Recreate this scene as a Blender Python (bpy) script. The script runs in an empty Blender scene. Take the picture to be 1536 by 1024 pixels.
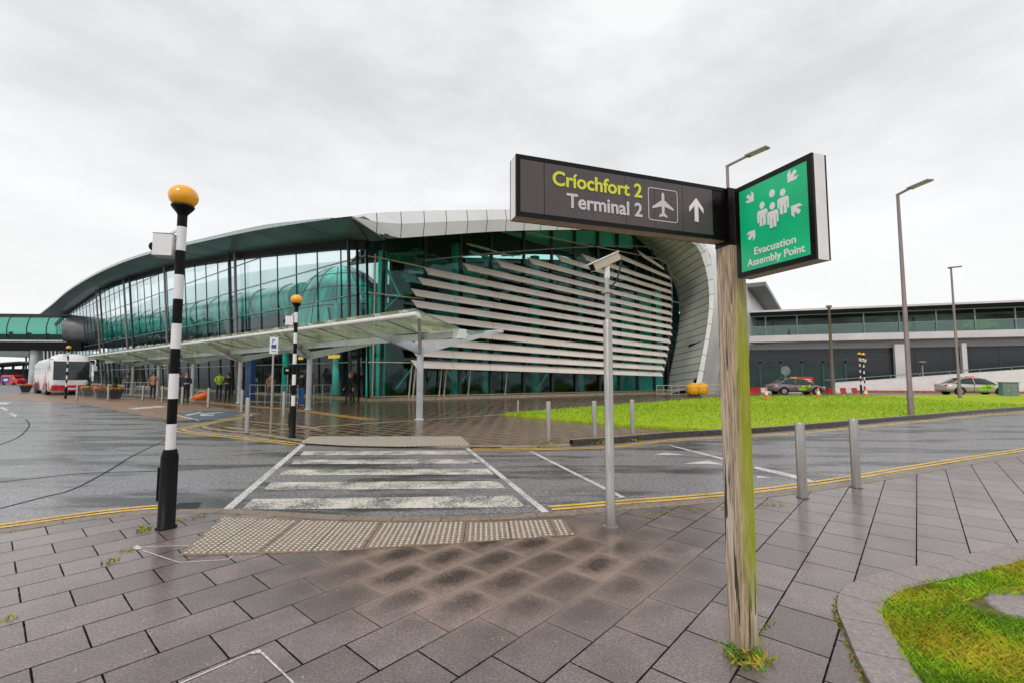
import bpy, math, random
from mathutils import Vector, Matrix
R = math.radians
random.seed(7)
scene = bpy.context.scene
COL = scene.collection
# ------------------------------------------------------------------ camera model
FPX = 690.0; CH = 1.6; PIT = R(4.15)
def ray(x, y):
    u = (x-768)/FPX; v = (512-y)/FPX
    return Vector((u, math.cos(PIT)-v*math.sin(PIT), math.sin(PIT)+v*math.cos(PIT)))
def W(x, y, Y):
    d = ray(x, y); return Vector((0, 0, CH)) + d*(Y/d.y)
def G(x, y, z=0.0):
    d = ray(x, y); return Vector((0, 0, CH)) + d*((z-CH)/d.z)
def onplane(x, y, p0, dxy):
    d = ray(x, y); n = Vector((-dxy[1], dxy[0]))
    k = (n.x*p0[0]+n.y*p0[1])/(n.x*d.x+n.y*d.y)
    return Vector((0, 0, CH)) + d*k
cam = bpy.data.cameras.new('camera'); co = bpy.data.objects.new('camera', cam); COL.objects.link(co)
co.location = (0, 0, CH); co.rotation_euler = (R(90)+PIT, 0, 0)
cam.sensor_width = 36; cam.lens = FPX/1536*36; cam.clip_end = 3000; cam.clip_start = .05
scene.camera = co
# ------------------------------------------------------------------ materials
def newmat(name):
    m = bpy.data.materials.new(name); m.use_nodes = True
    nt = m.node_tree; nt.nodes.clear()
    out = nt.nodes.new('ShaderNodeOutputMaterial'); return m, nt, out
def N(nt, t, **k):
    n = nt.nodes.new(t)
    for a, b in k.items(): setattr(n, a, b)
    return n
def mth(nt, op, a, b=None, c=None, clamp=False):
    n = nt.nodes.new('ShaderNodeMath'); n.operation = op; n.use_clamp = clamp
    for i, v in enumerate((a, b, c)):
        if v is None: continue
        if isinstance(v, (int, float)): n.inputs[i].default_value = v
        else: nt.links.new(v, n.inputs[i])
    return n.outputs[0]
def mixc(nt, f, a, b, blend='MIX'):
    n = nt.nodes.new('ShaderNodeMix'); n.data_type = 'RGBA'; n.blend_type = blend
    for i, v in ((0, f), (6, a), (7, b)):
        if isinstance(v, (int, float)): n.inputs[i].default_value = v
        elif isinstance(v, tuple): n.inputs[i].default_value = (*v, 1) if len(v) == 3 else v
        else: nt.links.new(v, n.inputs[i])
    return n.outputs[2]
def noise(nt, vec, scale, detail=4, rough=.6):
    n = N(nt, 'ShaderNodeTexNoise'); n.inputs['Scale'].default_value = scale
    n.inputs['Detail'].default_value = detail; n.inputs['Roughness'].default_value = rough
    nt.links.new(vec, n.inputs['Vector']); return n.outputs['Fac']
def maprange(nt, v, a, b, c, d):
    n = N(nt, 'ShaderNodeMapRange'); n.inputs[1].default_value = a; n.inputs[2].default_value = b
    n.inputs[3].default_value = c; n.inputs[4].default_value = d; nt.links.new(v, n.inputs[0]); return n.outputs[0]
def bump(nt, h, s, dist=.02):
    n = N(nt, 'ShaderNodeBump'); n.inputs['Strength'].default_value = s; n.inputs['Distance'].default_value = dist
    nt.links.new(h, n.inputs['Height']); return n.outputs[0]
def pm(name, col, rough=.5, metal=0., var=.18, scale=4., bmp=0., bscale=60., stretch=None, spec=.5, col2=None, rvar=.1, thr=(.45, .6), coat=0, emit=None):
    m, nt, out = newmat(name); L = nt.links.new
    b = N(nt, 'ShaderNodeBsdfPrincipled'); L(b.outputs[0], out.inputs[0])
    tc = N(nt, 'ShaderNodeTexCoord'); vec = tc.outputs['Object']
    if stretch:
        mp = N(nt, 'ShaderNodeMapping'); mp.inputs['Scale'].default_value = stretch; L(vec, mp.inputs[0]); vec = mp.outputs[0]
    nz = noise(nt, vec, scale)
    dark = tuple(c*(1-var*1.6) for c in col); lite = tuple(min(1, c*(1+var)) for c in col)
    f = maprange(nt, nz, .3, .7, 0, 1)
    c = mixc(nt, f, dark, lite)
    if col2:
        n2 = noise(nt, vec, scale*.45, 6, .7); f2 = maprange(nt, n2, thr[0], thr[1], 0, 1); c = mixc(nt, f2, c, col2)
    L(c, b.inputs['Base Color'])
    L(maprange(nt, nz, .3, .7, max(0.02, rough-rvar), min(1, rough+rvar)), b.inputs['Roughness'])
    b.inputs['Metallic'].default_value = metal
    b.inputs['Specular IOR Level'].default_value = spec
    if coat: b.inputs['Coat Weight'].default_value = coat; b.inputs['Coat Roughness'].default_value = .08
    if bmp:
        L(bump(nt, noise(nt, tc.outputs['Object'] if not stretch else vec, bscale, 3), bmp, .01), b.inputs['Normal'])
    if emit:
        b.inputs['Emission Color'].default_value = (*col, 1); b.inputs['Emission Strength'].default_value = emit
    return m
def glass(name, tint, refl, gcol=(.85, .95, 1.), rough=.02, wav=0.03):
    m, nt, out = newmat(name); L = nt.links.new
    t = N(nt, 'ShaderNodeBsdfTransparent'); t.inputs[0].default_value = (*tint, 1)
    g = N(nt, 'ShaderNodeBsdfGlossy'); g.inputs[0].default_value = (*gcol, 1); g.inputs['Roughness'].default_value = rough
    tc = N(nt, 'ShaderNodeTexCoord')
    L(bump(nt, noise(nt, tc.outputs['Object'], .35, 2), wav, 1.), g.inputs['Normal'])
    ge = N(nt, 'ShaderNodeNewGeometry'); dp = N(nt, 'ShaderNodeVectorMath'); dp.operation = 'DOT_PRODUCT'; L(ge.outputs['Incoming'], dp.inputs[0]); L(ge.outputs['True Normal'], dp.inputs[1])
    f = mth(nt, 'ADD', mth(nt, 'MULTIPLY', mth(nt, 'POWER', mth(nt, 'SUBTRACT', 1, mth(nt, 'ABSOLUTE', dp.outputs['Value'])), 5), .45), refl, clamp=True)
    mx = N(nt, 'ShaderNodeMixShader'); L(f, mx.inputs[0]); L(t.outputs[0], mx.inputs[1]); L(g.outputs[0], mx.inputs[2]); L(mx.outputs[0], out.inputs[0])
    return m
M = {}
M['white'] = pm('white_paint', (.78, .78, .78), .35, var=.06, scale=3)
M['whitemetal'] = pm('white_metal', (.6, .62, .64), .35, .1, var=.1, scale=3, col2=(.38, .38, .38), thr=(.55, .8))
M['black'] = pm('black_paint', (.004, .004, .004), .45, var=.3, scale=8, spec=.16)
M['blackframe'] = pm('black_frame', (.004, .003, .003), .3, var=.3, scale=12, bmp=.2, bscale=40, spec=.22)
M['steel'] = pm('brushed_steel', (.44, .42, .40), .36, .85, var=.15, scale=14, stretch=(1, 1, .15), bmp=.05)
M['galv'] = pm('galvanised', (.42, .43, .45), .42, .5, var=.2, scale=10)
M['polegrey'] = pm('lamp_pole_paint', (.27, .22, .21), .45, .4, var=.15, scale=6, stretch=(1, 1, .2))
M['amber'] = pm('amber_globe', (1., .43, .004), .25, var=.08, scale=5, coat=.5)
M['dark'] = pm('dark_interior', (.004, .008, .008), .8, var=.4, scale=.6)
M['darkgrey'] = pm('dark_grey', (.05, .055, .06), .5, var=.2, scale=1)
M['tealobj'] = pm('teal_steel', (.01, .60, .46), .4, var=.25, scale=.5, emit=None)
M['tealtube'] = pm('teal_tube_glass', (.01, .62, .48), .2, var=.45, scale=.35, stretch=(3, 3, .6), col2=(.005, .12, .10), thr=(.5, .66))
M['interiorpale'] = pm('pale_interior_wall', (.80, .88, .90), .5, var=.10, scale=.12, stretch=(1, 1, 2.2))
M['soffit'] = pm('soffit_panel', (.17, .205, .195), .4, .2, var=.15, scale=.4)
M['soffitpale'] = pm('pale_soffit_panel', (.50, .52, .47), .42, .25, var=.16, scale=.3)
M['fascia'] = pm('fascia_panel', (.74, .74, .745), .4, .1, var=.07, scale=.2, col2=(.55, .55, .56), thr=(.5, .75))
M['louvre'] = pm('louvre_metal', (.76, .68, .62), .38, .1, var=.06, scale=.6, col2=(.68, .55, .47), thr=(.5, .72))
M['mull'] = pm('mullion_dark', (.03, .035, .04), .4, .3, var=.2)
M['mullteal'] = pm('mullion_grey_green', (.22, .27, .27), .4, .4, var=.2)
M['beige'] = pm('beige_post', (.55, .47, .36), .4, .2, var=.15)
M['canopywhite'] = pm('canopy_white_steel', (.55, .58, .62), .32, .1, var=.12, scale=1.3)
M['wood'] = None
M['alum'] = pm('pale_sign_edge', (.82, .80, .79), .4, .2, var=.08, scale=6)
M['underbeige'] = pm('sign_underside', (.42, .31, .22), .5, var=.25, scale=10)
M['signgrey'] = None
M['green'] = pm('safety_green', (.0, .58, .24), .35, var=.12, scale=3, rvar=.1)
M['signwhite'] = pm('sign_white', (.88, .82, .85), .4, var=.03)
M['signyellow'] = pm('sign_yellow', (.72, .74, .04), .4, var=.05)
M['signsilver'] = pm('sign_silver', (.62, .58, .60), .4, var=.04)
M['rubber'] = pm('rubber', (.012, .012, .012), .7, var=.3)
M['chrome'] = pm('rim_metal', (.5, .5, .52), .25, .9, var=.1)
M['carglass'] = pm('car_glass', (.012, .02, .022), .05, var=.3, coat=.3)
M['red'] = pm('red_paint', (.62, .02, .03), .3, var=.15, coat=.3)
M['orange'] = pm('orange_plastic', (.85, .16, .02), .5, var=.12)
M['yellow'] = pm('yellow_plastic', (.85, .42, .01), .45, var=.2)
M['hivis'] = pm('hi_vis_fabric', (.50, .75, .04), .8, var=.1, scale=9)
M['blue'] = pm('blue_paint', (.01, .07, .30), .4, var=.2)
M['limegreen'] = pm('lime_graphic', (.32, .62, .02), .4, var=.15)
M['skin'] = pm('skin', (.55, .32, .23), .55, var=.1)
M['cloth_black'] = pm('black_cloth', (.015, .015, .018), .85, var=.3, scale=9)
M['cloth_navy'] = pm('navy_cloth', (.02, .025, .06), .85, var=.3, scale=9)
M['jeans'] = pm('jeans', (.03, .13, .42), .85, var=.25, scale=12)
M['cloth_grey'] = pm('grey_cloth', (.12, .11, .12), .85, var=.25, scale=9)
M['cloth_pink'] = pm('pink_cloth', (.50, .20, .17), .85, var=.2, scale=9)
M['hairdark'] = pm('dark_hair', (.02, .013, .01), .6, var=.3, scale=20)
M['hairred'] = pm('red_hair', (.28, .08, .02), .6, var=.3, scale=20)
M['potgrey'] = pm('planter_grey', (.17, .18, .18), .55, var=.2, scale=2)
M['leafdark'] = pm('topiary_leaf', (.025, .07, .015), .6, var=.4, scale=9)
M['leaf'] = pm('weed_leaf', (.42, .36, .02), .6, var=.4, scale=20)
M['leafg'] = pm('weed_leaf_green', (.10, .28, .02), .6, var=.3, scale=20)
M['flowery'] = pm('yellow_petal', (.85, .50, .01), .6, var=.1)
M['flowerr'] = pm('red_petal', (.75, .06, .03), .6, var=.1)
M['linewhite'] = None
M['cladding'] = pm('grey_cladding', (.34, .32, .35), .5, .1, var=.08, scale=.4)
M['wingledge'] = pm('pale_ledge', (.66, .63, .64), .5, var=.08, scale=.5)
M['wingdark'] = pm('dark_glazing', (.028, .036, .042), .25, var=.35, scale=.25, stretch=(.3, .3, 4), rvar=.1)
M['wingglass'] = glass('balcony_glass', (.50, .72, .62), .10)
M['glassA'] = glass('street_glass', (.82, .95, .96), .075, wav=.05)
M['glassB'] = glass('end_glass', (.42, .80, .74), .045, gcol=(.6, .95, .95), wav=.08)
def mat_canopy():
    m, nt, out = newmat('dirty_canopy_glass'); L = nt.links.new
    t = N(nt, 'ShaderNodeBsdfTransparent'); t.inputs[0].default_value = (.62, .74, .52, 1)
    d = N(nt, 'ShaderNodeBsdfTranslucent'); df = N(nt, 'ShaderNodeBsdfDiffuse'); tc = N(nt, 'ShaderNodeTexCoord')
    nz = noise(nt, tc.outputs['Object'], 1.6, 6, .7); c = mixc(nt, maprange(nt, nz, .35, .65, 0, 1), (.16, .19, .09), (.62, .66, .46))
    L(c, d.inputs[0]); L(c, df.inputs[0]); a = N(nt, 'ShaderNodeAddShader'); m1 = N(nt, 'ShaderNodeMixShader'); m1.inputs[0].default_value = .35; L(d.outputs[0], m1.inputs[1]); L(df.outputs[0], m1.inputs[2])
    m2 = N(nt, 'ShaderNodeMixShader'); L(maprange(nt, nz, .3, .7, .75, .45), m2.inputs[0]); L(t.outputs[0], m2.inputs[1]); L(m1.outputs[0], m2.inputs[2]); L(m2.outputs[0], out.inputs[0]); return m
M['glassC'] = mat_canopy()
M['glassBridge'] = glass('bridge_glass', (.33, .66, .55), .06)

def mat_wood():
    m, nt, out = newmat('weathered_timber'); L = nt.links.new
    b = N(nt, 'ShaderNodeBsdfPrincipled'); L(b.outputs[0], out.inputs[0])
    tc = N(nt, 'ShaderNodeTexCoord'); mp = N(nt, 'ShaderNodeMapping'); mp.inputs['Scale'].default_value = (1, 1, .05); L(tc.outputs['Object'], mp.inputs[0])
    g1 = noise(nt, mp.outputs[0], 70, 8, .75); g2 = noise(nt, mp.outputs[0], 17, 3)
    c = mixc(nt, maprange(nt, g1, .35, .65, 0, 1), (.12, .08, .05), (.74, .57, .40))
    c = mixc(nt, maprange(nt, g2, .52, .64, 0, .75), c, (.62, .55, .46))
    sep = N(nt, 'ShaderNodeSeparateXYZ'); L(tc.outputs['Object'], sep.inputs[0])
    crack = maprange(nt, noise(nt, mp.outputs[0], 34, 2), .60, .635, 0, 1)
    c = mixc(nt, crack, c, (.05, .035, .025))
    # green algae grows on the face that looks to -Y (local), thicker near its right edge
    gn = N(nt, 'ShaderNodeNewGeometry'); nm = N(nt, 'ShaderNodeVectorTransform'); nm.vector_type = 'NORMAL'; nm.convert_from = 'WORLD'; nm.convert_to = 'OBJECT'
    L(gn.outputs['True Normal'], nm.inputs[0]); s2 = N(nt, 'ShaderNodeSeparateXYZ'); L(nm.outputs[0], s2.inputs[0])
    front = mth(nt, 'LESS_THAN', s2.outputs[1], -.5)
    edge = maprange(nt, sep.outputs[0], .012, .05, .25, 1)
    hgt = mth(nt, 'MULTIPLY', maprange(nt, sep.outputs[2], .2, .55, .1, 1), maprange(nt, sep.outputs[2], 1.7, 2.2, 1, .25))
    al = mth(nt, 'MULTIPLY', mth(nt, 'MULTIPLY', front, hgt), mth(nt, 'MULTIPLY', edge, maprange(nt, noise(nt, mp.outputs[0], 8, 4), .3, .5, .5, 1)))
    c = mixc(nt, al, c, mixc(nt, g1, (.12, .14, .005), (.50, .52, .02)))
    low = maprange(nt, sep.outputs[2], .0, .22, .35, 0)
    c = mixc(nt, low, c, (.06, .05, .03))
    L(c, b.inputs['Base Color']); b.inputs['Roughness'].default_value = .62
    L(bump(nt, mth(nt, 'SUBTRACT', g1, mth(nt, 'MULTIPLY', crack, 1.5)), .5, .004), b.inputs['Normal'])
    return m
M['wood'] = mat_wood()
def mat_signgrey():
    m, nt, out = newmat('sign_face_grey'); L = nt.links.new
    b = N(nt, 'ShaderNodeBsdfPrincipled'); L(b.outputs[0], out.inputs[0])
    tc = N(nt, 'ShaderNodeTexCoord')
    n1 = noise(nt, tc.outputs['Object'], 3, 4)
    c = mixc(nt, n1, (.055, .042, .045), (.11, .085, .09))
    v = N(nt, 'ShaderNodeTexVoronoi'); v.inputs['Scale'].default_value = 85; L(tc.outputs['Object'], v.inputs['Vector'])
    sel = noise(nt, tc.outputs['Object'], 5, 2)
    drop = mth(nt, 'MULTIPLY', mth(nt, 'LESS_THAN', v.outputs['Distance'], .26), maprange(nt, sel, .48, .56, 0, 1))
    c = mixc(nt, mth(nt, 'MULTIPLY', drop, .7), c, (.01, .008, .009))
    L(c, b.inputs['Base Color']); b.inputs['Roughness'].default_value = .28
    L(bump(nt, drop, .4, .003), b.inputs['Normal'])
    return m
M['signgrey'] = mat_signgrey()

def mat_asphalt():
    m, nt, out = newmat('wet_asphalt'); L = nt.links.new
    b = N(nt, 'ShaderNodeBsdfPrincipled'); L(b.outputs[0], out.inputs[0])
    tc = N(nt, 'ShaderNodeTexCoord'); P = tc.outputs['Object']
    sep = N(nt, 'ShaderNodeSeparateXYZ'); L(P, sep.inputs[0])
    grit = mth(nt, 'ADD', mth(nt, 'MULTIPLY', noise(nt, P, 70, 3, .8), .55), mth(nt, 'MULTIPLY', noise(nt, P, 22, 4, .85), .45)); mid = noise(nt, P, 7, 5, .7)
    mp = N(nt, 'ShaderNodeMapping'); mp.inputs['Scale'].default_value = (.35, 1.4, 1); mp.inputs['Rotation'].default_value = (0, 0, R(-6)); L(P, mp.inputs[0])
    big = noise(nt, mp.outputs[0], .8, 5, .65)
    c = mixc(nt, maprange(nt, grit, .43, .59, 0, 1), (.006, .005, .005), (.46, .435, .46))
    c = mixc(nt, maprange(nt, big, .48, .59, 0, .9), c, (.011, .010, .010))
    b.inputs['Coat Weight'].default_value = .4; b.inputs['Coat Roughness'].default_value = .2
    L(c, b.inputs['Base Color'])
    wet = maprange(nt, big, .36, .62, .50, .15)
    r = mth(nt, 'ADD', wet, maprange(nt, mid, .3, .7, -.06, .1)); L(r, b.inputs['Roughness'])
    b.inputs['Specular IOR Level'].default_value = .55
    h = mth(nt, 'ADD', mth(nt, 'MULTIPLY', grit, 1), mth(nt, 'MULTIPLY', mid, .6))
    L(bump(nt, h, .55, .012), b.inputs['Normal'])
    return m
M['asphalt'] = mat_asphalt()
def mat_line(name, col, wear=.5, wscale=30):
    m, nt, out = newmat(name); L = nt.links.new
    b = N(nt, 'ShaderNodeBsdfPrincipled'); L(b.outputs[0], out.inputs[0])
    tc = N(nt, 'ShaderNodeTexCoord'); P = tc.outputs['Object']
    n1 = noise(nt, P, wscale, 5, .75); n2 = noise(nt, P, 2.2, 4, .6)
    f = maprange(nt, mth(nt, 'ADD', n1, mth(nt, 'MULTIPLY', n2, .6)), .80-.1*wear, .98-.1*wear, 0, 1)
    dk = tuple(x*.35 for x in col)
    c = mixc(nt, f, col, (.09, .085, .08) if wear > .6 else dk)
    L(c, b.inputs['Base Color']); b.inputs['Roughness'].default_value = .42
    L(bump(nt, noise(nt, P, 80, 3), .4, .006), b.inputs['Normal'])
    return m
M['linewhite'] = mat_line('road_white', (.68, .66, .64), .35)
M['lineworn'] = mat_line('worn_white', (.70, .66, .59), .68)
M['lineyellow'] = mat_line('road_yellow', (.82, .52, .06), .15)
M['lineyellow2'] = mat_line('road_yellow_faded', (.50, .38, .10), .6)
M['orangeband'] = mat_line('orange_band', (.46, .25, .08), .2, 8)
M['tan'] = mat_line('tan_asphalt', (.33, .20, .13), .3, 10)
M['bluebay'] = mat_line('blue_bay', (.10, .15, .22), .2, 10)
M['kerb'] = pm('kerb_granite', (.30, .23, .17), .45, var=.3, scale=40, col2=(.17, .13, .10), bmp=.25, bscale=90)
M['kerbgrey'] = pm('kerb_grey', (.33, .28, .27), .5, var=.3, scale=60, col2=(.24, .20, .19), bmp=.25, bscale=90)
M['kerbdark'] = pm('kerb_wet_dark', (.05, .04, .038), .3, var=.3, scale=10, bmp=.2)
M['kerbpale'] = pm('kerb_pale', (.36, .29, .20), .4, var=.25, scale=6)
M['tactile'] = pm('tactile_slab', (.25, .19, .14), .5, var=.3, scale=25, col2=(.26, .13, .05), thr=(.56, .72), bmp=.2, bscale=90)
M['blister'] = pm('blister_stud', (.60, .56, .48), .4, var=.12, scale=30)

def mat_slab(name, ang, w, rh, u0, v0, base, wetmask, joint=.0045, rscale=1., coat=.35, gs=70):
    m, nt, out = newmat(name); L = nt.links.new
    b = N(nt, 'ShaderNodeBsdfPrincipled'); L(b.outputs[0], out.inputs[0])
    tc = N(nt, 'ShaderNodeTexCoord'); P = tc.outputs['Object']
    sep = N(nt, 'ShaderNodeSeparateXYZ'); L(P, sep.inputs[0]); X, Y = sep.outputs[0], sep.outputs[1]
    ca, sa = math.cos(ang), math.sin(ang)
    u = mth(nt, 'SUBTRACT', mth(nt, 'ADD', mth(nt, 'MULTIPLY', X, ca), mth(nt, 'MULTIPLY', Y, sa)), u0)
    v = mth(nt, 'SUBTRACT', mth(nt, 'SUBTRACT', mth(nt, 'MULTIPLY', X, sa), mth(nt, 'MULTIPLY', Y, ca)), v0)
    vr = mth(nt, 'DIVIDE', v, rh); row = mth(nt, 'FLOOR', vr); fv = mth(nt, 'SUBTRACT', vr, row)
    odd = mth(nt, 'ABSOLUTE', mth(nt, 'MODULO', row, 2))
    uu = mth(nt, 'ADD', mth(nt, 'DIVIDE', u, w), mth(nt, 'MULTIPLY', odd, .5)); cu = mth(nt, 'FLOOR', uu); fu = mth(nt, 'SUBTRACT', uu, cu)
    du = mth(nt, 'MULTIPLY', mth(nt, 'MINIMUM', fu, mth(nt, 'SUBTRACT', 1, fu)), w)
    dv = mth(nt, 'MULTIPLY', mth(nt, 'MINIMUM', fv, mth(nt, 'SUBTRACT', 1, fv)), rh)
    e = mth(nt, 'MINIMUM', du, dv)
    jit = mth(nt, 'MULTIPLY', mth(nt, 'SUBTRACT', noise(nt, P, 12, 3), .5), .006)
    mort = maprange(nt, mth(nt, 'ADD', e, jit), joint*.7, joint*1.5, 1, 0)
    cx = N(nt, 'ShaderNodeCombineXYZ'); L(cu, cx.inputs[0]); L(row, cx.inputs[1])
    wn = N(nt, 'ShaderNodeTexWhiteNoise'); L(cx.outputs[0], wn.inputs['Vector'])
    grit = noise(nt, P, gs, 4, .8); mid = noise(nt, P, 3, 5, .65)
    g = maprange(nt, grit, .33, .67, 0, 1)
    c = mixc(nt, g, tuple(x*.34 for x in base), tuple(min(1, x*1.85) for x in base))
    c = mixc(nt, 1., c, mixc(nt, wn.outputs['Value'], (.74, .73, .72), (1.20, 1.18, 1.20)), 'MULTIPLY')
    c = mixc(nt, 1., c, mixc(nt, maprange(nt, mid, .3, .7, 0, 1), (.66, .63, .61), (1.24, 1.23, 1.26)), 'MULTIPLY')
    sp = noise(nt, P, 22, 2); c = mixc(nt, maprange(nt, sp, .73, .76, 0, .7), c, (.5, .45, .4))
    # damp patch that has stayed in the middle of each slab
    a1 = mth(nt, 'SUBTRACT', fu, .58); a2 = mth(nt, 'SUBTRACT', fv, .45)
    rr = mth(nt, 'SQRT', mth(nt, 'ADD', mth(nt, 'MULTIPLY', mth(nt, 'MULTIPLY', a1, a1), .75), mth(nt, 'MULTIPLY', mth(nt, 'MULTIPLY', a2, a2), 1.25)))
    bl = noise(nt, P, .9, 5, .65); c = mixc(nt, maprange(nt, bl, .5, .66, 0, .55), c, tuple(x*.42 for x in base))
    spot = maprange(nt, mth(nt, 'ADD', rr, mth(nt, 'MULTIPLY', mth(nt, 'SUBTRACT', noise(nt, P, 14, 6, .7), .5), .55)), .17, .48, 1, 0)
    (mx, my, ax, ay) = wetmask
    ex = mth(nt, 'DIVIDE', mth(nt, 'SUBTRACT', X, mx), ax); ey = mth(nt, 'DIVIDE', mth(nt, 'SUBTRACT', Y, my), ay)
    reg = maprange(nt, mth(nt, 'SQRT', mth(nt, 'ADD', mth(nt, 'MULTIPLY', ex, ex), mth(nt, 'MULTIPLY', ey, ey))), .55, 1.15, 1, 0)
    c = mixc(nt, reg, c, mixc(nt, 1., c, (1.10, .92, .76), 'MULTIPLY'))
    wet = mth(nt, 'MULTIPLY', mth(nt, 'MULTIPLY', spot, reg), maprange(nt, wn.outputs['Value'], 0, .6, .45, .95))
    wet = mth(nt, 'MULTIPLY', wet, maprange(nt, grit, .3, .65, 1.15, .6), None, True); c = mixc(nt, wet, c, (.010, .008, .005))
    jc = mixc(nt, reg, (.010, .008, .007), (.24, .18, .13))
    c = mixc(nt, mort, c, jc)
    c = mixc(nt, mth(nt, 'MULTIPLY', maprange(nt, e, .0, .045, .38, 0), reg), c, (.36, .29, .23))
    L(c, b.inputs['Base Color'])
    nm_ = mth(nt, 'MULTIPLY', mth(nt, 'SUBTRACT', 1, mort), mth(nt, 'SUBTRACT', 1, mth(nt, 'MULTIPLY', wet, .75))); L(mth(nt, 'MULTIPLY', nm_, coat), b.inputs['Coat Weight']); L(mth(nt, 'MULTIPLY', nm_, .5), b.inputs['Specular IOR Level']); b.inputs['Coat Roughness'].default_value = .19
    r = mth(nt, 'ADD', maprange(nt, mid, .3, .7, .26*rscale, .50*rscale), mth(nt, 'MULTIPLY', mth(nt, 'ADD', wet, mth(nt, 'MULTIPLY', reg, .5)), -.12)); L(mth(nt, 'MAXIMUM', r, .1), b.inputs['Roughness'])
    h = mth(nt, 'SUBTRACT', mth(nt, 'MULTIPLY', grit, .25), mort)
    L(bump(nt, h, .6, .006), b.inputs['Normal'])
    return m
A0 = R(48.7)
M['slab'] = mat_slab('concrete_slabs', A0, .49, .358, 5.14, -.08, (.168, .130, .121), (-.1, 4.1, 1.75, 1.2), .0046, 1., .55)
M['slabfar'] = mat_slab('wet_brown_slabs', R(-38.9), .6, .4, 0, 0, (.155, .112, .074), (-2, 17, 14, 9), .012, .7, .12, 25)

def mat_lawn():
    m, nt, out = newmat('lawn'); L = nt.links.new
    b = N(nt, 'ShaderNodeBsdfPrincipled'); L(b.outputs[0], out.inputs[0])
    tc = N(nt, 'ShaderNodeTexCoord'); P = tc.outputs['Object']
    a = noise(nt, P, 9, 5, .75); c1 = noise(nt, P, .5, 4)
    c = mixc(nt, maprange(nt, a, .35, .65, 0, 1), (.13, .27, .004), (.46, .64, .010))
    c = mixc(nt, maprange(nt, c1, .42, .62, 0, .8), c, (.42, .46, .03))
    L(c, b.inputs['Base Color']); b.inputs['Roughness'].default_value = .8; b.inputs['Specular IOR Level'].default_value = .2
    L(bump(nt, a, .6, .05), b.inputs['Normal'])
    return m
M['lawn'] = mat_lawn()
M['bladeA'] = pm('grass_blade', (.36, .52, .01), .6, var=.3, scale=3)
M['bladeB'] = pm('grass_blade_dry', (.52, .42, .03), .6, var=.3, scale=3)
M['bladeC'] = pm('grass_blade_dark', (.14, .34, .01), .6, var=.3, scale=3)
M['soil'] = pm('soil_moss', (.14, .13, .02), .8, var=.4, scale=12, bmp=.5)
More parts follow.
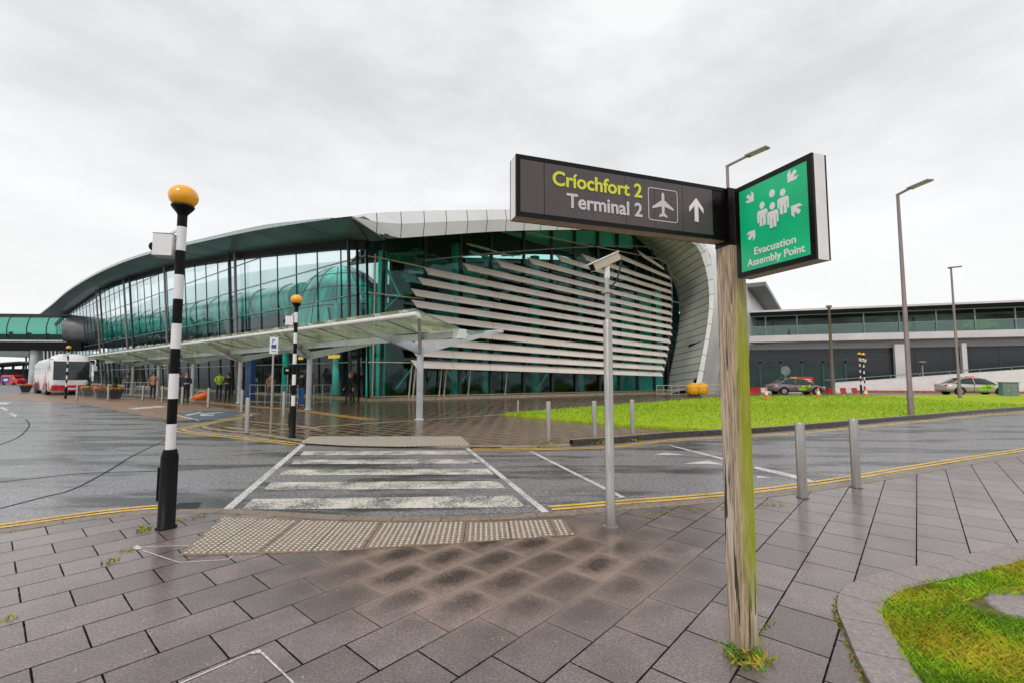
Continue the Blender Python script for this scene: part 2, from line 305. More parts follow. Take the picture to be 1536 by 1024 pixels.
# ------------------------------------------------------------------ mesh builder
class MB:
    def __init__(s): s.v = []; s.f = []; s.m = []; s.sm = []; s.mi = 0
    def add(s, vs, fs, smooth=False):
        o = len(s.v); s.v += [Vector(p) for p in vs]
        for f in fs: s.f.append([i+o for i in f]); s.m.append(s.mi); s.sm.append(smooth)
    def quad(s, a, b, c, d): s.add([a, b, c, d], [(0, 1, 2, 3)])
    def box(s, x0, x1, y0, y1, z0, z1): s.obox(((x0+x1)/2, (y0+y1)/2, (z0+z1)/2), (1, 0, 0), (0, 1, 0), (0, 0, 1), abs(x1-x0), abs(y1-y0), abs(z1-z0))
    def obox(s, c, ax, ay, az, lx, ly, lz, bev=0):
        c = Vector(c); ax = Vector(ax)*lx/2; ay = Vector(ay)*ly/2; az = Vector(az)*lz/2
        vs = [c+ax*i+ay*j+az*k for i in (-1, 1) for j in (-1, 1) for k in (-1, 1)]
        s.add(vs, [(0, 1, 3, 2), (4, 6, 7, 5), (0, 4, 5, 1), (2, 3, 7, 6), (0, 2, 6, 4), (1, 5, 7, 3)])
    def bar(s, a, b, w, h=None, up=(0, 0, 1)):
        a = Vector(a); b = Vector(b); h = h or w; d = (b-a)
        if d.length < 1e-6: return
        L = d.length; d.normalize(); up = Vector(up)
        if abs(d.dot(up)) > .98: up = Vector((1, 0, 0))
        sx = d.cross(up).normalized(); sz = sx.cross(d).normalized()
        s.obox((a+b)/2, d, sx, sz, L, w, h)
    def tube(s, pts, r, n=12, caps=True, closed=False):
        pts = [Vector(p) for p in pts]; rr = r if isinstance(r, (list, tuple)) else [r]*len(pts)
        vs = []; K = len(pts); prev = None
        for i, p in enumerate(pts):
            if closed: d = pts[(i+1) % K]-pts[i-1]
            else: d = pts[min(i+1, K-1)]-pts[max(i-1, 0)]
            d.normalize()
            if prev is None:
                up = Vector((0, 0, 1)) if abs(d.z) < .9 else Vector((1, 0, 0)); sx = d.cross(up).normalized()
            else:
                sx = prev-d*prev.dot(d); sx = sx.normalized() if sx.length > 1e-5 else d.orthogonal().normalized()
            prev = sx; sy = d.cross(sx)
            for k in range(n):
                a = 2*math.pi*k/n; vs.append(p+(sx*math.cos(a)+sy*math.sin(a))*rr[i])
        fs = []
        for i in range(K if closed else K-1):
            j = (i+1) % K
            for k in range(n): fs.append((i*n+k, i*n+(k+1) % n, j*n+(k+1) % n, j*n+k))
        s.add(vs, fs, True)
        if caps and not closed:
            s.add(vs[:n], [tuple(range(n))[::-1]]); s.add(vs[-n:], [tuple(range(n))])
    def lathe(s, prof, c=(0, 0, 0), n=20, smooth=True, rot=0.):
        c = Vector(c); vs = []
        for (r, z) in prof:
            for k in range(n):
                a = 2*math.pi*k/n+rot; vs.append(c+Vector((r*math.cos(a), r*math.sin(a), z)))
        fs = []
        for i in range(len(prof)-1):
            for k in range(n): fs.append((i*n+k, i*n+(k+1) % n, (i+1)*n+(k+1) % n, (i+1)*n+k))
        s.add(vs, fs, smooth)
        if prof[0][0] > 1e-4: s.add(vs[:n], [tuple(range(n))[::-1]])
        if prof[-1][0] > 1e-4: s.add(vs[-n:], [tuple(range(n))])
    def sphere(s, c, r, n=14, m=8, sc=(1, 1, 1)):
        c = Vector(c); vs = []; fs = []
        for i in range(m+1):
            t = math.pi*i/m
            for k in range(n):
                a = 2*math.pi*k/n; vs.append(c+Vector((r*sc[0]*math.sin(t)*math.cos(a), r*sc[1]*math.sin(t)*math.sin(a), r*sc[2]*math.cos(t))))
        for i in range(m):
            for k in range(n): fs.append((i*n+k, (i+1)*n+k, (i+1)*n+(k+1) % n, i*n+(k+1) % n))
        s.add(vs, fs, True)
    def prism(s, pts, z0, z1, frame=None):
        """polygon (x,y) extruded z0..z1; frame=(origin,ex,ey,ez)"""
        n = len(pts)
        if frame: o, ex, ey, ez = [Vector(q) for q in frame]
        else: o, ex, ey, ez = Vector((0, 0, 0)), Vector((1, 0, 0)), Vector((0, 1, 0)), Vector((0, 0, 1))
        ar = sum(pts[i][0]*pts[(i+1) % n][1]-pts[(i+1) % n][0]*pts[i][1] for i in range(n))
        if ar < 0: pts = pts[::-1]
        vs = [o+ex*p[0]+ey*p[1]+ez*z0 for p in pts]+[o+ex*p[0]+ey*p[1]+ez*z1 for p in pts]
        s.add(vs, [tuple(range(n))[::-1], tuple(range(n, 2*n))]+[(i, (i+1) % n, n+(i+1) % n, n+i) for i in range(n)])
    def loft(s, rows, smooth=False, close=False, mats=None):
        n = len(rows[0]); vs = [p for r in rows for p in r]; fs = []
        for i in range(len(rows)-1):
            for k in range(n if close else n-1): fs.append((i*n+k, i*n+(k+1) % n, (i+1)*n+(k+1) % n, (i+1)*n+k))
        s.add(vs, fs, smooth)
    def build(s, name, mats, parent=None, world=False):
        me = bpy.data.meshes.new(name)
        off = Vector((0, 0, 0))
        vs = s.v
        if world and parent is not None:
            inv = parent_matrix(parent).inverted(); vs = [inv @ p for p in s.v]
        me.from_pydata([tuple(p) for p in vs], [], s.f)
        if not isinstance(mats, (list, tuple)): mats = [mats]
        for m in mats: me.materials.append(M[m] if isinstance(m, str) else m)
        me.polygons.foreach_set('material_index', s.m); me.polygons.foreach_set('use_smooth', s.sm)
        me.update()
        o = bpy.data.objects.new(name, me); COL.objects.link(o)
        if parent is not None: o.parent = parent
        return o
def parent_matrix(o):
    m = Matrix.Translation(o.location) @ o.rotation_euler.to_matrix().to_4x4() @ Matrix.Diagonal((*o.scale, 1))
    return parent_matrix(o.parent) @ m if o.parent else m
def tag(o, label=None, cat=None, group=None, kind=None):
    if label: o['label'] = label
    if cat: o['category'] = cat
    if group: o['group'] = group
    if kind: o['kind'] = kind
    return o
def thing(name, label, cat, loc=(0, 0, 0), rz=0, group=None, scale=1.):
    o = bpy.data.objects.new(name, None); COL.objects.link(o); o.empty_display_size = .2
    o.location = loc; o.rotation_euler = (0, 0, rz); o.scale = (scale,)*3
    return tag(o, label, cat, group)
def copy_tree(o, parent=None):
    c = o.copy(); COL.objects.link(c); c.parent = parent
    for ch in list(o.children): copy_tree(ch, c)
    return c
def dup(o, loc, rz, label, group=None, scale=None):
    c = copy_tree(o); c.location = loc; c.rotation_euler = (0, 0, rz); c['label'] = label
    if group: c['group'] = group
    if scale: c.scale = (scale,)*3
    return c
def struct(o): o['kind'] = 'structure'; return o
def smooth_curve(pts, n=8):
    pts = [Vector(p) for p in pts]; out = []
    for i in range(len(pts)-1):
        p0 = pts[max(i-1, 0)]; p1 = pts[i]; p2 = pts[i+1]; p3 = pts[min(i+2, len(pts)-1)]
        for k in range(n):
            t = k/n
            out.append(.5*((2*p1)+(p2-p0)*t+(2*p0-5*p1+4*p2-p3)*t*t+(3*p1-p0-3*p2+p3)*t**3))
    out.append(pts[-1]); return out
def resample(pts, n):
    d = [0]
    for i in range(1, len(pts)): d.append(d[-1]+(pts[i]-pts[i-1]).length)
    T = d[-1]; out = []; j = 0
    for k in range(n):
        t = T*k/(n-1)
        while j < len(d)-2 and d[j+1] < t: j += 1
        f = (t-d[j])/max(1e-9, d[j+1]-d[j]); out.append(pts[j].lerp(pts[j+1], min(1, max(0, f))))
    return out
def offset_curve(pts, o):
    out = []
    for i, p in enumerate(pts):
        d = pts[min(i+1, len(pts)-1)]-pts[max(i-1, 0)]; d.z = 0; d.normalize()
        out.append(p+Vector((-d.y, d.x, 0))*o)
    return out
def ribbon(mb, pts, w, z, off=0):
    a = offset_curve(pts, off-w/2); b = offset_curve(pts, off+w/2)
    mb.loft([[Vector((p.x, p.y, z)) for p in b], [Vector((p.x, p.y, z)) for p in a]])
def ribbon_solid(mb, pts, w, z0, z1, off=0):
    a = offset_curve(pts, off-w/2); b = offset_curve(pts, off+w/2)
    f = lambda q, z: [Vector((p.x, p.y, z)) for p in q]
    mb.loft([f(a, z0), f(b, z0), f(b, z1), f(a, z1), f(a, z0)])
def gpts(l, z=0): return [G(x, y, z) for x, y in l]
def kerbstones(mb, curve, n, w, z0, z1, sub=4, gap=.004):
    fine = resample(curve, n*sub+1); inn = offset_curve(fine, -w)
    for i in range(n):
        A = fine[i*sub:i*sub+sub+1]; B = inn[i*sub:i*sub+sub+1]
        A = [p.copy() for p in A]; B = [p.copy() for p in B]
        for q in (A, B):
            d = (q[-1]-q[0]).normalized(); q[0] += d*gap; q[-1] -= d*gap
        f = lambda q, z: [Vector((p.x, p.y, z)) for p in q]
        mb.loft([f(A, z0), f(B, z0), f(B, z1), f(A, z1), f(A, z0)][::-1])
        for e in (0, -1): mb.add([f(A, z0)[e], f(B, z0)[e], f(B, z1)[e], f(A, z1)[e]], [(0, 1, 2, 3)])
# ------------------------------------------------------------------ ground
PZ = .03
mb = MB(); mb.add([(-700, -60, 0), (700, -60, 0), (700, 900, 0), (-700, 900, 0)], [(0, 1, 2, 3)])
struct(mb.build('road', 'asphalt'))
near = smooth_curve([Vector(p) for p in ((-14, 1.2, 0), (-9, 3.0, 0), (-6.6, 4.0, 0), (-5.4, 4.7, 0), (-4.7, 5.25, 0), (-4.1, 5.5, 0), (-3.3, 5.53, 0), (-2, 5.32, 0), (-.95, 5.25, 0), (-.1, 5.32, 0), (.72, 5.50, 0), (1.5, 5.72, 0), (2.75, 6.05, 0), (3.96, 6.48, 0), (5.4, 7.12, 0), (7.2, 8.0, 0), (10.4, 9.5, 0), (16, 12, 0), (30, 17.5, 0), (60, 27, 0))], 8)
inner = offset_curve(near, -.17)
mb = MB(); poly = [(p.x, p.y) for p in inner]+[(60, -8), (-14, -8)]
mb.prism(poly, -.02, PZ); struct(mb.build('pavement', 'slab'))
mb = MB(); segs = resample(near, 150)
kerbstones(mb, near, 150, .165, -.01, PZ+.003, 2)
tag(mb.build('kerb', 'kerb'), kind='structure')
# far pavement
farp = [(-9.6, 14.3), (-9.3, 13.85), (-8.4, 13.2), (-7.3, 12.7), (-6.4, 12.05), (-4.85, 10.98), (-4.0, 10.72), (-2.5, 10.42), (-.4, 10.27), (.6, 10.35), (1.6, 10.72), (2.5, 11.15), (4, 12.0), (6, 12.75), (7.9, 13.55), (14.6, 17.0), (24.7, 22.0), (45, 30), (90, 45), (90, 80), (30, 80), (-120, 140), (-120, 112), (-45, 47), (-24, 30.6), (-13, 21.6), (-9.9, 18.6), (-9.8, 16.2)]
mb = MB(); mb.prism(farp, -.02, PZ); tag(mb.build('pavement_by_terminal', 'slabfar'), kind='structure')
# pale kerbs drawn in that pavement
mb = MB()
ribbon_solid(mb, smooth_curve([Vector((x, y, 0)) for x, y in ((-9.5, 14.4), (-9.2, 13.95), (-8.3, 13.3), (-7.2, 12.75), (-6.3, 12.1), (-4.8, 11.05), (-4.0, 10.8), (-2.5, 10.5), (-.4, 10.35), (.6, 10.42), (1.3, 10.62))], 5), .13, 0, PZ+.006)
ribbon(mb, smooth_curve([Vector((x, y, 0)) for x, y in ((-8.6, 14.0), (-7.0, 13.3), (-5.9, 14.2), (-3.2, 16.3), (-.7, 18.3), (1.0, 19.6), (5.2, 23.5), (12, 30), (20, 34))], 6), .22, PZ+.004)
ribbon(mb, smooth_curve([Vector((x, y, 0)) for x, y in ((-9.9, 16), (-8.6, 15.6), (-6.4, 14.2), (-5.5, 13.3))], 5), .16, PZ+.008)
tag(mb.build('kerb_by_terminal', 'kerbpale'), kind='structure')
# dark raised kerb under the lawn and the lawn itself
kl = smooth_curve([Vector((x, y, 0)) for x, y in ((1.35, 10.62), (2.5, 11.12), (4, 11.95), (6, 12.72), (7.9, 13.5), (14.6, 16.95), (24.7, 21.95), (45, 29.9), (90, 44.9))], 6)
mb = MB(); ribbon_solid(mb, kl, .14, -.01, .13); tag(mb.build('raised_kerb', 'kerbdark'), kind='structure')
mb = MB(); ribbon(mb, kl, .10, .135, .05)
tag(mb.build('kerb_top', 'kerbpale'), kind='structure')
lw = [(-.3, 18.3), (1.2, 16.7), (3.2, 14.6), (5.0, 13.25), (6.1, 12.95), (7.9, 13.62), (14.6, 17.08), (24.7, 22.1), (45, 30.1), (90, 45.2), (90, 52), (45, 37.5), (27, 34.6), (17, 33), (12.2, 29.9), (8.2, 26.3), (5.2, 23.3), (1.5, 19.8)]
def lawn_h(x, y): return .10
mb = MB(); mb.prism(lw, 0, .10); tag(mb.build('lawn', 'lawn'), kind='structure')
def inside(x, y, pg):
    c = False; n = len(pg); j = n-1
    for i in range(n):
        if (pg[i][1] > y) != (pg[j][1] > y) and x < (pg[j][0]-pg[i][0])*(y-pg[i][1])/(pg[j][1]-pg[i][1])+pg[i][0]: c = not c
        j = i
    return c
def blades(mb, x, y, z, h, w, lean=.5, mi=0):
    a = random.uniform(0, 6.283); dx, dy = math.cos(a)*w/2, math.sin(a)*w/2
    lx, ly = random.uniform(-lean, lean)*h, random.uniform(-lean, lean)*h
    mb.mi = mi
    mb.add([(x-dx, y-dy, z), (x+dx, y+dy, z), (x+dx*.6+lx*.45, y+dy*.6+ly*.45, z+h*.6), (x+lx, y+ly, z+h*(1-.25*abs(lx/h)))], [(0, 1, 2), (0, 2, 3)])
mb = MB(); c = 0
while c < 30000:
    t = random.random()**1.7; x = -.2+26*t; y = random.uniform(12.5, 35)
    if inside(x, y, lw) and (y < 24 or random.random() < .4):
        s = y/14
        blades(mb, x, y, .098, random.uniform(.03, .075)*s, .016*s, .7, random.choice((0, 0, 0, 1))); c += 1
tag(mb.build('lawn_grass', ['bladeA', 'bladeC']), 'bright green mown grass of the lawn beside the terminal', 'grass', kind='stuff')
# round planted island in the lower right corner
isl = smooth_curve([Vector((x, y, 0)) for x, y in ((1.55, 1.2), (1.62, 1.9), (1.83, 2.5), (2.03, 2.92), (2.14, 3.14), (2.27, 3.32), (2.47, 3.5), (2.80, 3.68), (3.21, 3.82), (3.92, 4.08), (4.6, 4.33), (6, 4.75), (9, 5.3))], 6)
isi = offset_curve(isl, -.24)
mb = MB(); mb.prism([(p.x, p.y) for p in isl]+[(9, .5), (1.6, .5)], .0, PZ+.012); tag(mb.build('island_soil', 'soil'), kind='structure')
mb = MB(); kerbstones(mb, isl, 24, .24, 0, PZ+.035, 6)
tag(mb.build('island_kerb', 'kerbgrey'), kind='structure')
mb = MB(); gi = [(p.x, p.y) for p in isi]+[(9, 1.0), (1.85, 1.0)]; c = 0
while c < 52000:
    x = random.uniform(1.8, 4.6); y = random.uniform(1.8, 4.2)
    if inside(x, y, gi):
        if (x-3.45)**2*2+(y-3.18)**2*9 < .30 and x > 2.9: c += 1; continue
        k = (math.sin(x*5+1)+math.sin(y*7+x*3)+random.uniform(-1.6, 1.6))
        blades(mb, x, y, PZ+.01, random.uniform(.02, .06), .005, .9, 1 if k > 1.0 else (2 if k < -.9 else 0)); c += 1
tag(mb.build('island_grass', ['bladeA', 'bladeB', 'bladeC']), 'tufty yellow green grass inside the curved kerb at lower right', 'grass', kind='stuff')
mb = MB(); mb.lathe([(.0, PZ+.03), (.30, PZ+.03), (.33, PZ+.02), (.34, 0)], (3.55, 3.13, 0), 18)
tag(mb.build('stone_slab', 'kerbgrey'), 'flat pale stone slab half sunk in the grass at the right edge', 'stone')
# moss and weeds
def clump(mb, x, y, z, n, rad, h, mi=0):
    for _ in range(n):
        a = random.uniform(0, 6.283); r = rad*math.sqrt(random.random())
        blades(mb, x+r*math.cos(a), y+r*math.sin(a), z, random.uniform(.4, 1)*h, .012, 1.2, random.choice((0, 0, 1)))
mb = MB(); os_ = offset_curve(isl, .012)
for p in resample(os_, 420):
    if p.y < 4.6 and random.random() < .85: clump(mb, p.x, p.y, PZ, random.randint(1, 8), .018, .020)
tag(mb.build('moss', ['leaf', 'leafg']), 'yellow green moss growing along the outside of the curved kerb', 'moss', kind='stuff')
weedspots = [(215, 795, 26, .06, .07, 'yellow green weed at the left foot of the near beacon'), (190, 826, 18, .05, .04, 'small bright weed in a slab joint left of the cut white line'), (165, 842, 26, .06, .04, 'low weed tuft lowest of those left of the near beacon'), (270, 780, 14, .05, .04, 'weed tuft just right of the near beacon foot'), (298, 775, 16, .06, .03, 'weed tuft in the kerb joint beside the road grate'), (12, 928, 14, .04, .05, 'small weed in a joint at the far left edge'), (1120, 985, 150, .13, .07, 'ring of yellow moss and weed round the foot of the timber sign post'),
 (818, 664, 60, .35, .10, 'weeds round the foot of the leftmost far bollard'), (895, 664, 30, .2, .14, 'tall weed at the kerb by the middle far bollard'), (950, 660, 30, .25, .08, 'weeds at the foot of the right far bollard'), (772, 624, 40, .5, .16, 'weeds at the pointed left end of the lawn'), (1165, 757, 24, .12, .03, 'thin moss on the kerb right of the timber post')]
for (x, y, n, r, h, lab) in weedspots:
    p = G(x, y, PZ); mb = MB(); clump(mb, 0, 0, 0, n, r, h); o = mb.build('weed', ['leaf', 'leafg']); o.location = p; tag(o, lab, 'weed', group='weeds growing in the paving')
mb = MB()
for p in resample(gpts([(1128, 955), (1160, 930), (1098, 1000)], PZ), 30): clump(mb, p.x, p.y, PZ, 3, .02, .012)
for i in range(60):
    t = random.random(); p = G(960+200*t, 772-16*t, PZ); clump(mb, p.x, p.y+random.uniform(-.05, .05), PZ, 4, .05, .015)
tag(mb.build('joint_moss', ['leaf', 'leafg']), 'thin moss in the slab joints right of the near camera pole', 'moss', kind='stuff')
# ------------------------------------------------------------------ road markings
def marking(name, mat, polys=(), curves=(), z=.004):
    mb = MB()
    for pl in polys:
        q = gpts(pl); mb.add([(p.x, p.y, z) for p in (q if sum(q[i].x*q[(i+1) % len(q)].y-q[(i+1) % len(q)].x*q[i].y for i in range(len(q))) > 0 else q[::-1])], [tuple(range(len(q)))])
    for (cp, w, off) in curves: ribbon(mb, cp, w, z, off)
    return tag(mb.build(name, mat), kind='structure')
marking('crossing_stripes', 'lineworn', [[(362, 764), (379, 748), (770, 743), (789, 760)], [(395, 734.5), (407, 722.5), (747, 721), (759, 732)], [(418, 712.5), (427, 704), (732, 702.5), (741, 711)], [(437, 695.5), (443, 689), (715, 688), (722, 694.5)], [(450, 682.5), (456, 676.5), (699, 675.5), (706, 681)]])
marking('crossing_edge_lines', 'linewhite', [[(331, 766), (345, 766), (460, 664.5), (452, 664.5)], [(814, 769), (825, 768), (704, 672), (698, 672)]])
marking('road_lines', 'linewhite', [[(931, 746.5), (938, 745), (798, 676), (793, 676)], [(1003, 667.5), (1008, 667.5), (1092, 688), (1092, 691)], [(1133, 699), (1200, 713), (1224, 722), (1216, 723), (1130, 702)], [(1136, 713), (1158, 716), (1136, 716.5)],
  [(1025, 695), (1062, 690), (1090, 697), (1062, 695)], [(980, 681.5), (1001, 678), (1030, 682), (1001, 681.5)], [(2, 609), (12, 613), (10, 616), (0, 612)], [(15, 618), (26, 622), (23, 625), (14, 620)], [(-40, 601), (18, 603), (10, 606), (-50, 605)]])
yl = [p for p in near]
nl = [p for p in offset_curve(near, .27) if p.x < -4.15]; nl2 = [p for p in offset_curve(near, .27) if p.x > .36]
nk = [p for p in offset_curve(near, .13) if p.x < -4.1]; nk2 = [p for p in offset_curve(near, .13) if p.x > .42]
marking('double_yellow_lines', 'lineyellow', curves=[(nl, .07, .07), (nl, .07, -.06), (nl2, .065, .03), (nl2, .065, -.09)], z=.005)
fl = smooth_curve([Vector((x, y, 0)) for x, y in ((-4.95, 10.8), (-6.2, 11.5), (-7.4, 12.15), (-8.6, 12.8), (-9.5, 13.35), (-9.85, 13.8), (-9.95, 14.6), (-10.2, 16), (-10.4, 18.2), (-11.2, 19.4))], 8)
fr_ = smooth_curve([Vector((x, y, 0)) for x, y in ((-.85, 9.98), (.7, 10.05), (2.2, 10.35), (3.7, 11.25), (6, 12.15), (8.2, 12.95), (12.6, 15.2), (20.8, 19.4), (32, 24.5), (60, 34))], 8)
marking('far_yellow_lines', 'lineyellow', curves=[(fl, .08, -.11), (fl, .08, .09), (fr_, .08, 0), (fr_, .07, .17)], z=.005)
q = [(-24.3, 26.1), (-40, 33.5), (-41, 40), (-24, 30.4), (-13.2, 21.4), (-10.2, 18.9), (-11.7, 16.3), (-14.6, 18.4)]
mb = MB(); mb.add([(x, y, .004) for x, y in q[::-1]], [tuple(range(len(q)))]); tag(mb.build('tan_bay', 'tan'), kind='structure')
mb = MB(); q = gpts([(262, 620), (292, 616), (330, 615), (366, 618), (345, 624), (302, 630)]); mb.add([(p.x, p.y, .008) for p in q[::-1]], [tuple(range(6))])
tag(mb.build('blue_bay', 'bluebay'), kind='structure')
marking('bay_symbol', 'linewhite', [[(276, 622), (300, 617.5), (304, 618.5), (282, 623.5)], [(300, 620), (334, 617.5), (335, 618.5), (302, 622)], [(300, 622), (320, 621.5), (322, 623), (300, 623.4)], [(262, 621), (300, 630), (297, 630.5), (258, 621.6)], [(190, 612), (240, 608), (252, 610), (200, 614)]], z=.012)
ob = [Vector((x, y, 0)) for x, y in ((-34, 40), (-20.0, 28.9), (-14.4, 24.2), (-9.5, 20.8), (-7.0, 18.3), (-4.9, 16.4))]
mb = MB(); ribbon(mb, ob, .55, PZ+.005); tag(mb.build('orange_guide_band', 'orangeband'), kind='structure')
mb = MB()
for pl in ([(230, 1042), (388, 974), (462, 1045)], [(202, 820), (284, 817.5)], [(214, 825), (268, 843), (340, 839), (354, 831)]):
    qq = gpts(pl, PZ)
    for a, b in zip(qq, qq[1:]): ribbon(mb, [a, b], .011, PZ+.003)
qq = gpts([(370, 982), (388, 973), (398, 981), (388, 980)], PZ); mb.add([(p.x, p.y, PZ+.004) for p in qq][::-1], [(0, 1, 2, 3)])
qq = gpts([(198, 822), (206, 817), (214, 822), (205, 824)], PZ); mb.add([(p.x, p.y, PZ+.004) for p in qq][::-1], [(0, 1, 2, 3)])
tag(mb.build('inlaid_white_lines', 'linewhite'), kind='structure')
# asphalt seams (sealed cracks)
mb = MB()
for pl in ([(0, 762), (65, 745), (110, 733), (160, 707), (205, 680), (252, 658)], [(-60, 646), (0, 642), (40, 641), (66, 640)], [(-20, 672), (12, 662), (32, 652), (44, 637), (38, 628)], [(0, 722), (60, 716), (130, 709), (240, 706)]):
    ribbon(mb, smooth_curve(gpts(pl), 6), .035, .0035)
tag(mb.build('tar_seams', 'rubber'), kind='structure')
# ------------------------------------------------------------------ tactile paving
def tactile(poly_px, ang, pitch, label, studs=True, joint=.45):
    pg = [(p.x, p.y) for p in gpts(poly_px, PZ)]
    t = thing('tactile_paving', label, 'tactile paving', (pg[0][0], pg[0][1], PZ))
    mb = MB(); mb.prism(pg, PZ, PZ+.008); mb.build('slab', 'tactile', t, True)
    ca, sa = math.cos(ang), math.sin(ang); mb = MB(); jm = MB()
    us = [x*ca+y*sa for x, y in pg]; vs = [-x*sa+y*ca for x, y in pg]
    u = min(us)
    while u < max(us) and not studs:
        run = []; v = min(vs)
        while v < max(vs):
            if inside(u*ca-v*sa, u*sa+v*ca, pg): run.append(Vector((u*ca-v*sa, u*sa+v*ca, PZ+.012)))
            v += .02
        if len(run) > 4: mb.bar(run[0], run[-1], .045, .012)
        u += pitch
    i = 0; u = min(us)
    while u < max(us) and studs:
        v = min(vs)
        fu = ((u-min(us)) % joint)
        if fu > pitch*.45 and fu < joint-pitch*.2:
            while v < max(vs):
                x = u*ca-v*sa; y = u*sa+v*ca
                if inside(x, y, pg) and inside(x+.02, y+.02, pg) and inside(x-.02, y-.02, pg):
                    r = pitch*.25; mb.lathe([(r, PZ+.008), (r*.75, PZ+.0135), (0, PZ+.0145)], (x, y, 0), 7)
                v += pitch
        u += pitch
    mb.build('blister_studs', 'blister', t, True)
    u = min(us)
    while u < max(us):
        a = None; v = min(vs); run = []
        while v < max(vs):
            x = u*ca-v*sa; y = u*sa+v*ca
            if inside(x, y, pg): run.append(Vector((x, y, 0)))
            v += .02
        if len(run) > 2 and u > min(us)+.02: jm = MB(); ribbon(jm, [run[0], run[-1]], .008, PZ+.0095); jm.build('slab_joint', 'kerbdark', t, True)
        u += joint
    return t
tactile([(334, 775), (400, 778.5), (520, 782), (640, 784), (760, 782), (843, 778), (863, 802), (780, 808), (687, 815), (600, 820), (512, 826), (400, 830), (268, 833)], R(3.5), .053, 'beige studded tactile paving strip at the near end of the crossing')
tactile([(465, 654.5), (691, 654.5), (706, 667.5), (600, 669.5), (520, 668), (452, 664)], R(-9), .10, 'ribbed tactile paving strip at the far end of the crossing', studs=False, joint=1.6)
# road grate
t = thing('road_grate', 'black slotted drain grate in the gutter right of the near beacon', 'drain', G(283, 761))
mb = MB(); q = gpts([(258, 767.5), (289, 767.5), (301, 754), (268, 755)])
mb.add([(p.x, p.y, .003) for p in q], [(0, 1, 2, 3)]); mb.build('grate_well', 'black', t, True)
mb = MB()
for k in range(9):
    f = k/8; a = q[0].lerp(q[1], f); b = q[3].lerp(q[2], f); mb.bar(Vector((a.x, a.y, .008)), Vector((b.x, b.y, .008)), .012, .008)
mb.bar(Vector((q[0].x, q[0].y, .008)), Vector((q[1].x, q[1].y, .008)), .014, .008); mb.bar(Vector((q[3].x, q[3].y, .008)), Vector((q[2].x, q[2].y, .008)), .014, .008)
mb.build('grate_bars', 'darkgrey', t, True)
# ------------------------------------------------------------------ text helper
def text_mesh(name, s, size, mat, parent, x, z, y, width=None, bold=.0, ext=.0015, zs=1.):
    cu = bpy.data.curves.new(name, 'FONT'); cu.body = s; cu.size = size; cu.extrude = ext; cu.offset = bold; cu.resolution_u = 4
    o = bpy.data.objects.new(name, cu); COL.objects.link(o); bpy.context.view_layer.update()
    me = bpy.data.meshes.new_from_object(o.evaluated_get(bpy.context.evaluated_depsgraph_get()))
    COL.objects.unlink(o); bpy.data.objects.remove(o)
    xs = [v.co.x for v in me.vertices]; w = max(xs)-min(xs); k = (width/w) if width else 1; x0 = min(xs)
    for v in me.vertices:
        a, b, c = v.co; v.co = (x+(a-x0)*k, y-c, z+b*zs)
    me.materials.clear(); me.materials.append(M[mat]); o = bpy.data.objects.new(name, me); COL.objects.link(o); o.parent = parent
    me.name = name
    return o
# ------------------------------------------------------------------ timber sign post and its two signs
PA = math.atan2(.327, .945)
ex = Vector((math.cos(PA), math.sin(PA), 0)); ey = Vector((-math.sin(PA), math.cos(PA), 0))
C1 = G(1116.5, 985, PZ)          # front corner of the post
S = .118
post = thing('timber_post', 'square weathered timber post with green algae carrying two signs', 'post', C1, PA)
mb = MB(); c = .006
prof = [(c, 0), (S-c, 0), (S, c), (S, S-c), (S-c, S), (c, S), (0, S-c), (0, c)]
mb.prism(prof, 0, 2.37-PZ); mb.build('shaft', 'wood', post)
# wayfinding sign: local x along the panel, front faces -y
def panel_w(px, py, off=0):  # point on the front plane of the wayfinding sign
    p0 = C1+ey*(.02+off); return onplane(px, py, (p0.x, p0.y), (ex.x, ex.y))
a = panel_w(774, 232); b = panel_w(1096, 283); a2 = panel_w(775, 325); b2 = panel_w(1096, 361)
x0 = (a-C1).dot(ex); zt = (a.z+b.z)/2; zb = (a2.z+b2.z)/2
LW = -x0-.002; HW = zt-zb
sg1 = thing('direction_sign', 'long dark direction sign reading Críochfort 2 Terminal 2 with plane and arrow', 'sign', C1+ex*x0+ey*.02+Vector((0, 0, zb-C1.z)), PA)
T = .095
mb = MB(); mb.box(-.0, S, .0, S, 2.372-PZ, zt-C1.z-.002); mb.build('mounting_block', 'blackframe', post)
mb = MB(); fr = .022
mb.box(0, LW, -.0, .012, 0, fr); mb.box(0, LW, 0, .012, HW-fr, HW); mb.box(0, fr, 0, .012, fr, HW-fr); mb.box(LW-fr, LW, 0, .012, fr, HW-fr)
mb.box(0, LW, T-.012, T, 0, HW); mb.build('frame', 'blackframe', sg1)
mb = MB(); mb.box(.0, LW, .012, T-.012, 0.0, HW-.0); mb.mi = 0
o = mb.build('casing', ['alum', 'underbeige', 'blackframe'], sg1)
for p in o.data.polygons:
    n = p.normal
    if n.z < -.5: p.material_index = 1
    elif n.z > .5: p.material_index = 2
mb = MB(); mb.box(fr+.002, LW*.925, .001, .006, fr+.002, HW-fr-.002); mb.build('sign_face', 'signgrey', sg1)
mb = MB(); mb.box(LW*.925+.002, LW-fr, .004, .009, fr, HW-fr); mb.build('end_panel', 'blackframe', sg1)
mb = MB(); mb.box(LW*.115, LW*.115+.002, -.0006, .004, fr, HW-fr)
for k in (.48, .62, .765): mb.box(LW*k, LW*k+.0012, .0002, .004, fr, HW-fr)
mb.build('panel_joints', 'black', sg1)
def sx(px): return ((panel_w(px, 300)-C1).dot(ex)-x0)
def sz(px, py): return panel_w(px, py).z-zb
xa, xb = sx(829), sx(963)
text_mesh('lettering', 'Críochfort 2', .100, 'signyellow', sg1, xa, HW*.58, -.001, xb-xa, .0022, zs=1.08)
